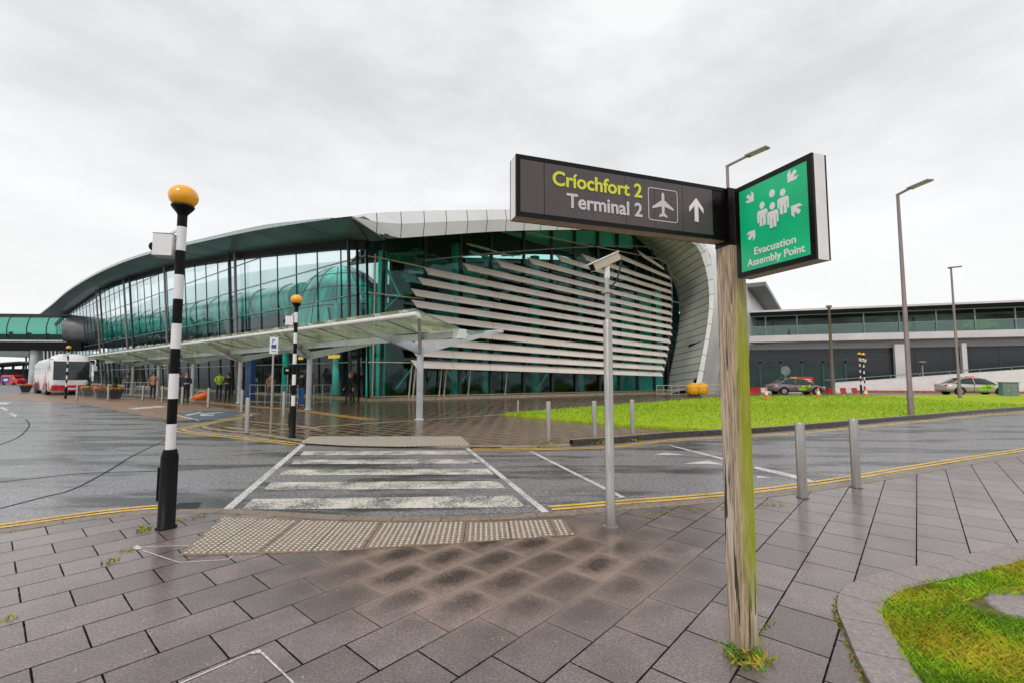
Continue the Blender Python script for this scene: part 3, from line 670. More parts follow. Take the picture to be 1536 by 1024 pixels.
xa2 = sx(850)
text_mesh('lettering', 'Terminal 2', .100, 'signsilver', sg1, xa2, HW*.24, -.001, xb-xa2, .0022, zs=1.08)
# plane pictogram in a rounded square
mb = MB(); cx = (sx(972)+sx(1016))/2; cz = HW*.50; hs = (sx(1016)-sx(972))/2; hh = .095
def rrect(cx, cz, hx, hz, r, n=6):
    o = []
    for (qx, qz, a0) in ((1, 1, 0), (-1, 1, 90), (-1, -1, 180), (1, -1, 270)):
        for k in range(n+1):
            a = R(a0+90*k/n); o.append((cx+qx*(hx-r)+r*math.cos(a), cz+qz*(hz-r)+r*math.sin(a)))
    return o
o1 = rrect(cx, cz, hs, hh, .018); o2 = rrect(cx, cz, hs-.005, hh-.005, .014)
mb.loft([[Vector((p[0], -.001, p[1])) for p in o1+o1[:1]], [Vector((p[0], -.001, p[1])) for p in o2+o2[:1]]])
pf = [(0, .078), (.008, .066), (.009, .030), (.068, -.012), (.068, -.024), (.009, -.006), (.008, -.044), (.026, -.060), (.026, -.070), (0, -.062)]
pf = pf+[(-x, z) for x, z in pf[::-1][1:-1]]; kx = hs/.095
FR = ((0, 0, 0), (1, 0, 0), (0, 0, 1), (0, -1, 0))
mb.prism([(cx+x*kx, cz-.002+z) for x, z in pf], 0, .0015, FR)
mb.build('plane_symbol', 'signsilver', sg1)
mb = MB(); ax_ = sx(1044)
ar = [(0, .070), (.060, .012), (.060, -.018), (.016, .022), (.016, -.072), (-.016, -.072), (-.016, .022), (-.060, -.018), (-.060, .012)]
mb.prism([(ax_+x*.85, cz+.002+z) for x, z in ar], 0, .0015, FR); mb.build('arrow_symbol', 'signwhite', sg1)
# evacuation sign: perpendicular, comes toward the camera; local x = toward the camera, front faces local -y
EA = PA-R(90)
fx = -ey                                  # local x direction in world
e0 = C1-ex*.002
def panel_e(px, py): return onplane(px, py, (e0.x, e0.y), (fx.x, fx.y))
ea = panel_e(1102, 286); eb = panel_e(1217, 227); ec = panel_e(1109, 419); ed = panel_e(1228, 386)
ezt = (ea.z+eb.z)/2; ezb = (ec.z+ed.z)/2; eL = (eb-e0).dot(fx); eS = max(.004, (ea-e0).dot(fx)); HE = ezt-ezb; LE = (eb-e0).dot(fx)-eS
sg2 = thing('evacuation_sign', 'square green evacuation assembly point sign with black frame on the timber post', 'sign', e0+fx*eS+Vector((0, 0, ezb-C1.z)), EA)
fr = .028; T2 = .098
mb = MB(); mb.box(0, LE, 0, .014, 0, fr); mb.box(0, LE, 0, .014, HE-fr, HE); mb.box(0, fr, 0, .014, fr, HE-fr); mb.box(LE-fr, LE, 0, .014, fr, HE-fr); mb.box(0, LE, T2-.012, T2, 0, HE)
mb.build('frame', 'blackframe', sg2)
mb = MB(); mb.box(0, LE, .014, T2-.012, 0, HE); o = mb.build('casing', ['alum', 'underbeige', 'blackframe'], sg2)
for p in o.data.polygons:
    if p.normal.z < -.5: p.material_index = 1
    elif p.normal.z > .5: p.material_index = 2
mb = MB(); mb.box(fr+.001, LE-fr-.001, .002, .008, fr+.001, HE-fr-.001); mb.build('sign_face', 'green', sg2)
iw = LE-2*fr
def U(f): return fr+iw*f
ih = HE-2*fr
def V(f): return fr+ih*f
text_mesh('lettering', 'Evacuation', .056, 'signwhite', sg2, U(.22), V(.170), .0015, iw*.60, .0008, zs=1.02)
text_mesh('lettering', 'Assembly Point', .056, 'signwhite', sg2, U(.10), V(.048), .0015, iw*.83, .0008, zs=1.02)
mb = MB()
FE = ((0, .002, 0), (1, 0, 0), (0, 0, 1), (0, -1, 0))
def evp(pts, z=.001): mb.prism(pts, 0, z, FE)
def figure(cx, cz, s, m2=None):
    n = 14; evp([(cx+.105*s*math.cos(2*math.pi*k/n), cz+.36*s+.125*s*math.sin(2*math.pi*k/n)) for k in range(n)], .001)
    b = [(-.21, .14), (-.15, .20), (.15, .20), (.21, .14), (.21, -.22), (.15, -.22), (.15, .04), (.125, .04), (.125, -.36), (.02, -.36), (.02, -.08), (-.02, -.08), (-.02, -.36), (-.125, -.36), (-.125, .04), (-.15, .04), (-.15, -.22), (-.21, -.22)]
    evp([(cx+x*s, cz+z*s) for x, z in b], .001)
for q_ in ((.365, .60), (.67, .65)):
    mb = MB(); figure(U(q_[0]), V(q_[1]), iw*.37); mb.build('figure_symbol', 'signwhite', sg2)
mb = MB(); n = 14; cxh, czh = U(.52), V(.81); evp([(cxh+.042*iw*math.cos(2*math.pi*k/n), czh+.050*iw*math.sin(2*math.pi*k/n)) for k in range(n)]); mb.build('head_symbol', 'signwhite', sg2)
def arrow45(cx, cz, dx, dz, s):
    L_ = math.hypot(dx, dz); dx /= L_; dz /= L_; nx, nz = -dz, dx
    for_ = [(0, .5), (.5, .0), (.5, -.35), (.16, -.02), (.16, -.5), (-.16, -.5), (-.16, -.02), (-.5, -.35), (-.5, 0)]
    evp([(cx+(a*nx+b*dx)*s, cz+(a*nz+b*dz)*s) for a, b in for_])
for aa in ((U(.19), V(.86), 1, -1, iw*.145), (U(.80), V(.90), -1, -1, iw*.155), (U(.19), V(.42), 1, 1, iw*.145), (U(.83), V(.53), -1, 1, iw*.155)):
    mb = MB(); arrow45(*aa); mb.build('arrow_symbol', 'signwhite', sg2)
mb = MB()
def outline(cx, cz, s):
    b = [(-.25, .16), (-.18, .245), (.18, .245), (.25, .16), (.25, -.26), (.13, -.27), (.13, -.40), (-.13, -.40), (-.13, -.27), (-.25, -.26)]
    mb.prism([(cx+x*s, cz+z*s) for x, z in b], .0012, .0018, FE)
    n = 14; mb.prism([(cx+.14*s*math.cos(2*math.pi*k/n), cz+.36*s+.155*s*math.sin(2*math.pi*k/n)) for k in range(n)], .0012, .0018, FE)
outline(U(.52), V(.54), iw*.38); mb.build('figure_outline', 'green', sg2)
mb = MB()
FE2 = ((0, .002, 0), (1, 0, 0), (0, 0, 1), (0, -1, 0))
def figure2(cx, cz, s):
    n = 14; mb.prism([(cx+.105*s*math.cos(2*math.pi*k/n), cz+.36*s+.125*s*math.sin(2*math.pi*k/n)) for k in range(n)], .0018, .0028, FE)
    b = [(-.21, .14), (-.15, .20), (.15, .20), (.21, .14), (.21, -.22), (.15, -.22), (.15, .04), (.125, .04), (.125, -.36), (.02, -.36), (.02, -.08), (-.02, -.08), (-.02, -.36), (-.125, -.36), (-.125, .04), (-.15, .04), (-.15, -.22), (-.21, -.22)]
    mb.prism([(cx+x*s, cz+z*s) for x, z in b], .0018, .0028, FE)
figure2(U(.52), V(.54), iw*.38); mb.build('front_figure', 'signwhite', sg2)
# ------------------------------------------------------------------ beacons
def make_beacon(label, loc, rz, group=None, detailed=True):
    t = thing('crossing_beacon', label, 'crossing beacon', loc, rz, group)
    mb = MB(); zb = .80; bh = .262
    mb.mi = 1; mb.lathe([(.095, 0), (.095, .012), (.078, .02), (.078, .72), (.060, zb)], n=24)
    z = zb; i = 0
    while z < 3.15:
        z2 = min(z+bh, 3.33); mb.mi = 0 if i % 2 == 0 else 1
        mb.lathe([(.045, z), (.045, z2)], n=20); z = z2; i += 1
    mb.mi = 1; mb.lathe([(.046, z), (.046, 3.33)], n=20)
    mb.build('pole', ['white', 'black'], t)
    mb = MB(); mb.lathe([(.045, 3.30), (.05, 3.33), (.105, 3.40), (.11, 3.42), (.0, 3.42)], n=20); mb.v = [Vector((p.x, p.y, p.z-.03)) for p in mb.v]; mb.build('collar', 'black', t)
    mb = MB(); mb.sphere((0, 0, 3.495), .140, 24, 14, (1, 1, .88)); mb.build('globe', 'amber', t)
    if detailed:
        mb = MB(); mb.box(-.235, -.055, -.07, .07, 2.83, 3.06)
        mb.mi = 1; mb.box(-.240, -.05, -.075, .075, 3.06, 3.066); mb.box(-.240, -.05, -.075, .075, 2.824, 2.83); mb.mi = 0; mb.bar((-.12, 0, 3.07), (-.04, 0, 3.12), .02)
        lb = mb.build('lamp_box', ['white', 'galv'], t)
        mb = MB(); mb.mi = 0; mb.tube([(-.235, 0, 2.93), (-.275, 0, 2.93), (-.29, 0, 2.93)], [.045, .045, .03], 14); mb.build('side_lamp', 'black', lb)
        mb = MB(); mb.box(-.092, -.072, -.03, .03, .28, .62); mb.build('access_door', 'black', t)
    return t
BG = 'striped crossing beacons'
b0 = make_beacon('tall striped crossing beacon nearest the camera beside the tactile paving', G(249, 791, PZ), R(12), BG)
dup(b0, G(438, 656, PZ), R(12), 'striped crossing beacon at the far end of the crossing, under the canopy', BG)
dup(b0, G(98, 597, 0), R(12), 'striped crossing beacon standing in front of the white coach', BG)
dup(b0, G(1298, 593, 0), R(100), 'right one of the two striped beacons before the white ramp wall', BG, .92)
dup(b0, G(1292, 590, 0), R(100), 'left one of the two striped beacons before the white ramp wall', BG, .98)
# ------------------------------------------------------------------ CCTV pole
t = thing('camera_pole', 'slim steel pole with a white security camera, in front of the louvres', 'camera pole', G(916, 790, PZ), 0)
mb = MB(); mb.lathe([(.050, 0), (.050, .36), (.047, .365), (.047, 2.14), (.043, 2.15)], n=20); mb.lathe([(.026, 2.15), (.026, 2.62)], n=16); mb.lathe([(.062, 2.44), (.062, 2.452)], n=20)
mb.lathe([(.075, 0), (.075, .012)], n=20)
mb.build('pole', 'steel', t)
mb = MB(); cdir = Vector((-.80, -.35, -.42)).normalized(); cc = Vector((-.02, 0, 2.78)); sxv = cdir.cross(Vector((0, 0, 1))).normalized(); upv = sxv.cross(cdir).normalized()
mb.obox(cc, cdir, sxv, upv, .36, .095, .085); mb.mi = 1; mb.obox(cc+upv*.048+cdir*.03, cdir, sxv, upv, .44, .115, .008); mb.mi = 2; mb.obox(cc+cdir*.182, cdir, sxv, upv, .006, .075, .065)
cb = mb.build('camera_housing', ['beige', 'white', 'black'], t)
mb = MB(); mb.bar((0, 0, 2.60), (0, 0, 2.74), .05, .05); mb.bar((0, 0, 2.70), tuple(cc), .035); mb.build('bracket', 'white', t)
mb = MB(); bk = cc-cdir*.17; mb.tube(smooth_curve([bk, bk+Vector((.05, 0, -.02)), Vector((.14, 0, 2.70)), Vector((.10, 0, 2.58)), Vector((.03, -.02, 2.50))], 5), .009, 8); mb.build('cable', 'rubber', t)
# ------------------------------------------------------------------ bollards
def make_bollard(label, loc, group, mat='steel'):
    t = thing('bollard', label, 'bollard', loc, 0, group)
    mb = MB(); mb.lathe([(.056, 0), (.056, .94), (.052, .955), (.0, .958)], n=22); mb.build('tube', mat, t)
    mb = MB(); mb.lathe([(.075, 0), (.075, .006), (.057, .01)], n=22); mb.build('base_ring', 'kerbdark', t)
    return t
GB = 'steel bollards along the pavements'
bo = make_bollard('steel bollard on the near pavement edge, just right of the timber post', G(1204, 746, PZ), GB)
for (x, y, s, lab) in ((1285, 731, 1, 'steel bollard on the near pavement edge, rightmost of all bollards'), (823, 663, 1, 'far bollard left of the security camera pole, by the road kerb'), (892, 661, 1, 'far bollard immediately left of the security camera pole'), (949, 656, 1, 'far bollard right of the security camera pole, at the lawn corner'),
   (370, 649, 1, 'bollard on the pointed corner of the far pavement by the yellow lines'), (425, 625, 1, 'bollard just left of the far beacon under the canopy'), (362, 618, 1, 'bollard standing before a canopy post by the blue bay'), (312, 611, 1, 'bollard on the edge of the tan bay beside the orange bag'), (273, 606, 1, 'bollard immediately right of the near beacon pole'),
   (243, 603, 1, 'bollard left of the near beacon pole under the canopy'), (214, 600, 1, 'bollard between the planters and the near beacon'), (162, 600, 1, 'bollard in front of the dark planter'), (115, 600, 1, 'bollard at the right front corner of the coach')):
    dup(bo, G(x, y, PZ), 0, lab, GB)
p = G(777, 623, PZ); t = dup(bo, p, 0, 'short pale marker bollard at the left tip of the lawn', GB, .62)
# ------------------------------------------------------------------ parking sign under the canopy
t = thing('parking_sign', 'small white parking sign on a slim pole left of the far beacon', 'sign', G(406, 640, PZ), R(10))
mb = MB(); mb.lathe([(.03, 0), (.03, 2.75)], n=12); mb.build('pole', 'steel', t)
mb = MB(); mb.box(-.10, .14, -.045, -.035, 2.22, 2.72); mb.build('plate', 'white', t)
mb = MB(); mb.box(-.05, .09, -.049, -.045, 2.38, 2.50); mb.box(-.05, .09, -.049, -.045, 2.28, 2.30); mb.lathe([(0, 2.0), (.0, 2.0)]); mb.build('symbol', 'blue', t)
o = text_mesh('lettering', 'P', .17, 'blue', t, -.03, 2.54, -.046, None, .002)
t = thing('notice_sign', 'small black square notice on a thin pole behind the parking sign', 'sign', G(430, 606, PZ), R(10))
mb = MB(); mb.lathe([(.03, 0), (.03, 2.0)], n=10); mb.build('pole', 'galv', t)
mb = MB(); mb.box(-.2, .2, -.05, -.035, 1.6, 2.0); mb.build('plate', 'black', t); mb = MB(); mb.box(-.10, .05, -.054, -.05, 1.78, 1.9); mb.build('symbol', 'white', t)
# ------------------------------------------------------------------ street lamps
def make_lamp(label, loc, top, end, group, r=.085, hl=.55):
    t = thing('street_lamp', label, 'street lamp', loc, 0, group)
    loc = Vector(loc); H = top.z-loc.z; e = end-loc; e.z = H
    mb = MB(); mb.lathe([(r*1.25, 0), (r*1.25, .9), (r, .95), (r*.62, H)], n=16); mb.build('pole', 'polegrey', t)
    tp = Vector((0, 0, H)); d = (Vector((e.x, e.y, H))-tp); L = d.length; d.normalize()
    mb = MB(); mb.bar(tp-d*.05, tp+d*(L-hl)+Vector((0, 0, .05)), .07, .07); mb.build('arm', 'polegrey', t)
    mb = MB(); up = Vector((0, 0, 1)); sxv = d.cross(up)
    c = tp+d*(L-hl/2)+Vector((0, 0, .05)); mb.obox(c, d, sxv, up, hl, .26, .06); mb.mi = 1; mb.obox(c-up*.034+d*.04, d, sxv, up, hl*.72, .19, .008); mb.build('lamp_head', ['polegrey', 'whitemetal'], t)
    return t
def lamp_at(bx, by, tx, ty, hx, hy, label, z=.1, base=None, **k):
    b = base or G(bx, by, z); b = Vector(b); d = ray(tx, ty); kk = math.hypot(b.x, b.y)/math.hypot(d.x, d.y); zt = CH+d.z*kk
    top = Vector((b.x, b.y, zt)); end = G(hx, hy, zt)
    L = (Vector((end.x, end.y))-Vector((b.x, b.y))).length
    if L > 2.2: end = top+(end-top)*(2.2/L)
    return make_lamp(label, b, top, end, 'tall street lamps', **k)
lamp_at(1367, 622, 1345, 293, 1396, 272, 'tall street lamp standing on the right part of the lawn', hl=.8)
lamp_at(0, 0, 1101, 248, 1152, 223, 'street lamp rising from behind the timber sign post', base=(8.2, 17.0, .1), hl=.8)
lamp_at(1440, 596, 1424, 403, 1443, 401, 'street lamp behind the silver taxi at the right', hl=.7)
b = G(1250, 592, 0); t = thing('mast', 'thin tall mast without a lamp in front of the grey wing', 'mast', b); mb = MB(); mb.lathe([(.14, 0), (.09, 7.0), (.2, 7.05), (.2, 7.2), (0, 7.25)], n=12); mb.build('pole', 'polegrey', t)
# ------------------------------------------------------------------ terminal
dv = Vector((-.777, .629, 0)); nv = Vector((.629, .777, 0))
C0 = Vector((-8.6, 28.0, 0)); NB = nv.dot(C0)
term = thing('terminal_building', 'curved glass airport terminal with louvred end wall and pale metal rim', 'airport terminal', (C0.x, C0.y, 0))
def lean(s): return .04+.06*min(1, max(0, s)/60)
def Apt(s, z, off=0): return C0+dv*s+Vector((0, 0, z))-nv*(lean(s)*z+off)
def A_px(x, y, over=0):
    d = ray(x, y); s = 20.
    for _ in range(12):
        le = lean(s); k = (NB-over-le*CH)/(nv.dot(d)+le*d.z); P = Vector((0, 0, CH))+d*k
        s = (P-C0).dot(dv)
    return s, P.z, P
def s_at(x, y): return A_px(x, y)[0]
top_px = [(558, 371), (535, 369), (480, 374), (432, 379), (360, 387), (300, 396), (252, 405), (195, 421), (149, 436), (105, 467), (84, 488)]
topc = [A_px(*p)[:2] for p in top_px]
def ztop(s):
    if s <= topc[0][0]: return topc[0][1]
    for (a, za), (b, zb_) in zip(topc, topc[1:]):
        if a <= s <= b: return za+(zb_-za)*(s-a)/(b-a)
    return topc[-1][1]
SMAX = min(topc[-1][0], 150)
ss = []; s = 0
while s < SMAX: ss.append(s); s += 2.95
ss.append(SMAX)
mb = MB(); mb.loft([[Apt(s, .25) for s in ss], [Apt(s, ztop(s)-.02) for s in ss]]); mb.build('street_glazing', 'glassA', term, True)
mb = MB()
for s in ss: mb.bar(Apt(s, .2, .03), Apt(s, ztop(s), .03), .045, .08, up=nv)
mb.build('street_mullions', 'mull', term, True)
for z in (2.4, 4.45, 6.6, 8.85, 11.0, 13.2, 15.4):
    mb = MB(); run = [s for s in ss if ztop(s) > z+.1]
    for a, b in zip(run, run[1:]): mb.bar(Apt(a, z, .12), Apt(b, z, .12), .05, .07)
    if len(run) > 1: mb.build('street_rail', 'mullteal', term, True)
mb = MB()
for a, b in zip(ss, ss[1:]): mb.bar(Apt(a, ztop(a)+.1, .05), Apt(b, ztop(b)+.1, .05), .4, .55)
mb.build('header_beam', 'black', term, True)
mb = MB()
for a, b in zip(ss, ss[1:]): mb.bar(Apt(a, .12, .05), Apt(b, .12, .05), .35, .24)
mb.build('street_plinth', 'kerbpale', term, True)
for k, (px, py) in enumerate(((151, 450), (157, 450), (194, 450), (203, 450), (256, 440), (354, 440), (363, 440), (534.5, 450))):
    s = s_at(px, py); mb = MB(); r = .115 if k < 7 else .1
    mb.tube([Apt(s, 0, .5), Apt(s, ztop(s)+.3, .5)], r, 10)
    mb.build('facade_post', 'darkgrey' if k % 2 else 'polegrey', term, True)
mb = MB(); s = s_at(541, 450)
for off, r in ((.0, .09), (-1.0, .07)): mb.tube([Apt(s+off, 0, .2), Apt(s+off, 9.7, .2)], r, 8)
mb.build('corner_mullions', 'black', term, True)
# overhanging roof edge and soffit
out_px = [(527, 325.5), (500, 328.5), (440, 337), (390, 345), (340, 355), (277, 369), (233, 379), (180, 396), (135, 417), (100, 439), (78, 458), (56, 475)]
outc = [A_px(x, y, 3.6) for x, y in out_px]
Tip = outc[0][2]
orow = resample(smooth_curve([o[2] for o in outc], 4), 60)
irow = []
for p in orow:
    s = (p-C0).dot(dv); s = max(-.2, min(SMAX, s+0)); irow.append(Apt(s, ztop(s)+.35))
mid = [a.lerp(b, .5)+Vector((0, 0, -.05)) for a, b in zip(orow, irow)]
mb = MB()
def panels(mb, ra, rb, gap=.03, step=1):
    for i in range(0, len(ra)-step, step):
        a, b, c, d = ra[i], ra[i+step], rb[i+step], rb[i]
        la = (b-a).length+1e-6
        mb.quad(a.lerp(b, gap/la), b.lerp(a, gap/la), c.lerp(d, gap/max(.1, (c-d).length)), d.lerp(c, gap/max(.1, (c-d).length)))
panels(mb, orow, mid, .055, 3); panels(mb, mid, irow, .055, 3)
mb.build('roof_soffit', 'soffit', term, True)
up1 = [p+Vector((0, 0, .03)) for p in orow]; up2 = [p+Vector((0, 0, .03)) for p in irow]
mb = MB(); mb.loft([up1, up2]); mb.build('soffit_backing', 'black', term, True)
mb = MB(); oro = orow[1:]; tk = [min(1, .25+i/5) for i in range(len(oro))]; oa = [p-nv*.02 for p in oro]; ob_ = [p-nv*.02+Vector((0, 0, .26*t)) for p, t in zip(oro, tk)]; oc = [p+nv*1.2*t+Vector((0, 0, .45*t)) for p, t in zip(oro, tk)]; od = [p+nv*4.4*t+Vector((0, 0, .6*t)) for p, t in zip(oro, tk)]
mb.loft([oa, ob_, oc, od], True); mb.build('roof_edge', pm('roof_edge_green', (.34, .42, .40), .3, .3, var=.1), term, True)
# end wall (louvred face) and rim
ev = Vector((.877, .48, 0)); mv = Vector((.48, -.877, 0))
def Bpx(x, y, off=0): p0 = C0+mv*off; return onplane(x, y, (p0.x, p0.y), (ev.x, ev.y))
Rb = Vector((15.2, 36.5, 0)); rd = (Rb-Vector((Tip.x, Tip.y, 0))).normalized()
def Rpx(x, y): return onplane(x, y, (Tip.x, Tip.y), (rd.x, rd.y))
outer_px = [(527, 325.5), (556, 320.5), (577, 319), (635, 316.6), (687, 315.6), (762, 314.6), (850, 316), (930, 321), (985, 331), (1025, 345), (1048, 358), (1060, 372), (1067, 392), (1071, 420), (1072, 444), (1070, 470), (1066, 500), (1061, 530), (1055, 570), (1050, 594)]
inner_px = [(529, 326.5), (578, 359), (639, 354.7), (734, 348), (793, 346), (860, 345), (920, 345), (975, 348), (1015, 355), (1036, 362), (1048, 374), (1056, 394), (1062, 420), (1064, 444), (1063, 470), (1059, 500), (1054, 527), (1045, 572), (1040, 594)]
glass_px = [(557, 352), (600, 347), (734, 341), (850, 340), (920, 343), (950, 351), (975, 372), (996, 396), (1011, 420), (1019, 445), (1020, 470), (1015, 512), (1009, 540), (998, 593)]
NR = 64
outer = resample(smooth_curve([Rpx(*p) for p in outer_px], 5), NR)
pi_ = [Rpx(*p) for p in inner_px]
innr = [pi_[0].lerp(pi_[1], k/4) for k in range(4)]+smooth_curve(pi_[1:], 5)
innr = resample(innr, NR)
# rim face: straight bottom edge tip->corner handled by matching along x
def match(ref, crv):
    out = []
    for p in ref:
        out.append(min(crv, key=lambda q: (q-p).length))
    return out
innd = resample(innr, 600)
rimi = match(outer, innd)
for i in range(0, 40):
    h_ = (outer[i]-outer[0]).dot(rd); rimi[i] = min(innd, key=lambda q: abs((q-outer[0]).dot(rd)-h_))
rimi[0] = outer[0]+Vector((0, 0, -.05))
gl = resample(smooth_curve([Bpx(*p) for p in glass_px], 5), NR)
bulge = [a.lerp(b, .5)+mv*.18 for a, b in zip(outer, rimi)]
mb = MB(); panels(mb, outer, bulge, .02, 2); panels(mb, bulge, rimi, .02, 2); mb.build('rim_panels', 'fascia', term, True)
bk = [p-mv*.04 for p in outer]; bk2 = [p-mv*.04 for p in bulge]; bk3 = [p-mv*.04 for p in rimi]
mb = MB(); mb.loft([bk, bk2, bk3]); mb.build('rim_backing', 'darkgrey', term, True)
rimr = resample(rimi, NR)
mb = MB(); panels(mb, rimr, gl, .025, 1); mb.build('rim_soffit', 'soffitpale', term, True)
mb = MB(); mb.loft([[p-mv*.05+Vector((.03, 0, .04)) for p in rimr], [p-mv*.05+Vector((.03, 0, .04)) for p in gl]]); mb.build('rim_soffit_backing', 'black', term, True)
# corner triangle of the soffit
mb = MB(); cq = Bpx(577, 361, .12); mb.add([Tip+Vector((0, 0, -.03)), pi_[1], cq, irow[0]], [(0, 1, 2), (0, 2, 3)]); mb.build('corner_soffit', 'soffit', term, True)
# exterior tube behind the rim
bd = Vector((.563, .827, 0)); mb = MB()
wz_ = [1. if i < 34 else max(0, (46-i)/12) for i in range(NR)]; ex1 = [p.copy() for p in outer]; exm = [p+bd*7+Vector((0, 0, 2.1*w_)) for p, w_ in zip(outer, wz_)]; exn = [p+bd*24+Vector((0, 0, 3.4*w_)) for p, w_ in zip(outer, wz_)]; ex2 = [p+bd*50 for p in outer]
mb.loft([ex1, exm, exn, ex2], True); mb.build('shell', 'fascia', term, True)
# small dark window and rear eave on the shell
p = outer[max(0, min(range(NR), key=lambda i: abs(outer[i].z-11.0) if outer[i].x > 10 else 99))]
q = p+bd*6
mb = MB(); mb.obox(q+Vector((.02, 0, -.6)), bd, Vector((bd.y, -bd.x, 0)), (0, 0, 1), 1.6, .5, 1.6); mb.build('side_window', 'black', term, True)
mb = MB(); pk = [o for o in outer if o.x > 10 and o.z > 6][:1][0]
mb.bar(p+bd*22+Vector((.9, 0, 1.2)), p+bd*50+Vector((.9, 0, .6)), 2.4, .5); mb.build('rear_eave', 'soffit', term, True)
# end glazing
gpoly = [C0+Vector((0, 0, .2)), C0+Vector((0, 0, gl[0].z))]+gl
mb = MB(); n = len(gpoly); mb.add(gpoly, [tuple(range(n))[::-1]]); mb.build('end_glazing', 'glassB', term, True)
BX = lambda s, z, off=0: C0+ev*s+mv*off+Vector((0, 0, z))
def ztopB(s):
    best = 0
    for a, b in zip(gl, gl[1:]):
        sa = (a-C0).dot(ev); sb = (b-C0).dot(ev)
        if min(sa, sb) <= s <= max(sa, sb) and abs(sb-sa) > 1e-5: best = max(best, a.z+(b.z-a.z)*(s-sa)/(sb-sa))
    return best
mb = MB()
for px in (574, 637, 690, 736, 785, 827, 862, 897, 926, 953, 978, 998):
    s = (Bpx(px, 450)-C0).dot(ev); zt_ = ztopB(s)
    if zt_ > 1: mb.bar(BX(s, .2, .08), BX(s, zt_, .08), .14, .2, up=ev)
mb.build('end_mullions', 'mull', term, True)
mb = MB()
for px in (574, 637, 690, 736, 785, 827, 862, 897, 926, 953, 978):
    s = (Bpx(px, 450)-C0).dot(ev); a = BX(s, 2.6, .35); zz = min(ztopB(s)-1.6, 8.0); b = BX(s, zz, .35)
    if zz > 3: mb.bar(a, b, .10, .10)
mb.build('louvre_hangers', 'black', term, True)
# rim rail and thin rails
mb = MB()
mb.tube(smooth_curve([Bpx(x, y, .8) for x, y in ((637, 391), (720, 382), (800, 375.5), (875, 371), (935, 369.5), (970, 371), (990, 380), (1000, 394), (1006, 414), (1008, 445), (1007, 475), (1003, 515), (998, 545), (992, 566))], 5), .05, 8)
mb.build('rim_rail', 'mullteal', term, True)
mb = MB()
for pts in (((552, 384.5), (570, 387), (637, 401.5)), ((552, 439), (637, 449)), ((552, 543), (618, 543.5)), ((700, 366), (770, 385)), ((790, 348), (850, 362), (975, 386), (1014, 396)), ((1008, 414), (1019, 424)), ((1008, 452), (1020, 455))):
    mb = MB(); mb.tube([Bpx(x, y, .45) for x, y in pts], .045, 6); mb.build('thin_rail', 'beige', term, True)
mb = MB(); mb.tube([BX(.1, .3, .2), BX(.1, 9, .2)], .05, 6); mb.build('corner_rail', 'beige', term, True)
# louvre blades
LV = [((617, 546), 561), ((617, 528), 552), ((617, 510), 542), ((617, 492), 532), ((617, 474), 522), ((618, 456), 512), ((617, 439), 501), ((627, 422), 491), ((637, 407), 481), ((695, 400.5), 471), ((745, 396), 460), ((792, 391.5), 449), ((835, 387.5), 439), ((873, 386), 429), ((922, 383), 417), ((958, 380.5), 403)]
for k, ((xl, yl_), yr) in enumerate(LV):
    xr = 992+14*min(1, k/6) if k < 15 else 994
    if k == 14: xr = 1003
    a = Bpx(xl, yl_, 1.0); b = Bpx(xr, yr, 1.0); d = (b-a).normalized()
    up_ = Vector((0, 0, 1)); f = Vector((mv.x, mv.y, 0))
    prof = [(-.14, .25), (-.04, .265), (.11, .09), (.23, -.10), (.26, -.20), (.19, -.23), (.10, -.14), (.0, .03)]
    mb = MB(); nseg = max(2, int((b-a).length/2.6)); 
    for i in range(nseg):
        p0 = a.lerp(b, i/nseg)+d*.012; p1 = a.lerp(b, (i+1)/nseg)-d*.012
        k0 = 1-.22*i/nseg; k1 = 1-.22*(i+1)/nseg; r0 = [p0+(f*x+up_*z)*k0+(d*(.55*(.2-z)) if i == 0 else d*0) for x, z in prof]; r1 = [p1+(f*x+up_*z)*k1 for x, z in prof]
        mb.loft([r0, r1], False, True); mb.add(r0, [tuple(range(len(prof)))]); mb.add(r1, [tuple(range(len(prof)))[::-1]])
    mb.build('louvre', 'louvre', term, True)
# end wall plinth
mb = MB(); e_ = (Bpx(1000, 560)-C0).dot(ev)
mb.bar(BX(-.2, .11, .15), BX(e_-.6, .11, .15), .5, .22); mb.bar(BX(-.2, .30, .2), BX(e_-.8, .30, .2), .07, .07)
mb.build('end_plinth', 'kerbpale', term, True)
# doors and lower frames of the end wall
mb = MB()
for px, l_ in ((612, 1.2), (618, 0), (657, 0), (664, 1.0), (700, 0), (755, 0)):
    s = (Bpx(px, 560)-C0).dot(ev); mb = MB(); mb.bar(BX(s, .2, .25), BX(s+.15, 2.3, .4), .07, .07); mb.build('door_frame', 'beige', term, True)
# ---- interiors
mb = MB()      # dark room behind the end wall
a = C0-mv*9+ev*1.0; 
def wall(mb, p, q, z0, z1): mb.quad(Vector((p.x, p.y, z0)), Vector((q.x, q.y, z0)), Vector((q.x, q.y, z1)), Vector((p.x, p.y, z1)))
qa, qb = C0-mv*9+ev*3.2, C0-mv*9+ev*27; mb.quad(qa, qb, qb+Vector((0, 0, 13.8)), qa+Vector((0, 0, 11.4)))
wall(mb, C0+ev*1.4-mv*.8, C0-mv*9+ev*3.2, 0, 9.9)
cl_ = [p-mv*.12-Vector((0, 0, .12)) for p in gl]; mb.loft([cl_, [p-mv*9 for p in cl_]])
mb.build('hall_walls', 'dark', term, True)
mb = MB(); wall(mb, C0-mv*3+ev*21.5, C0+ev*25-mv*.3, 0, 9); mb.build('hall_side_wall', pm('pale_teal_wall', (.25, .85, .78), .4, var=.3, scale=.5), term, True)
mb = MB()
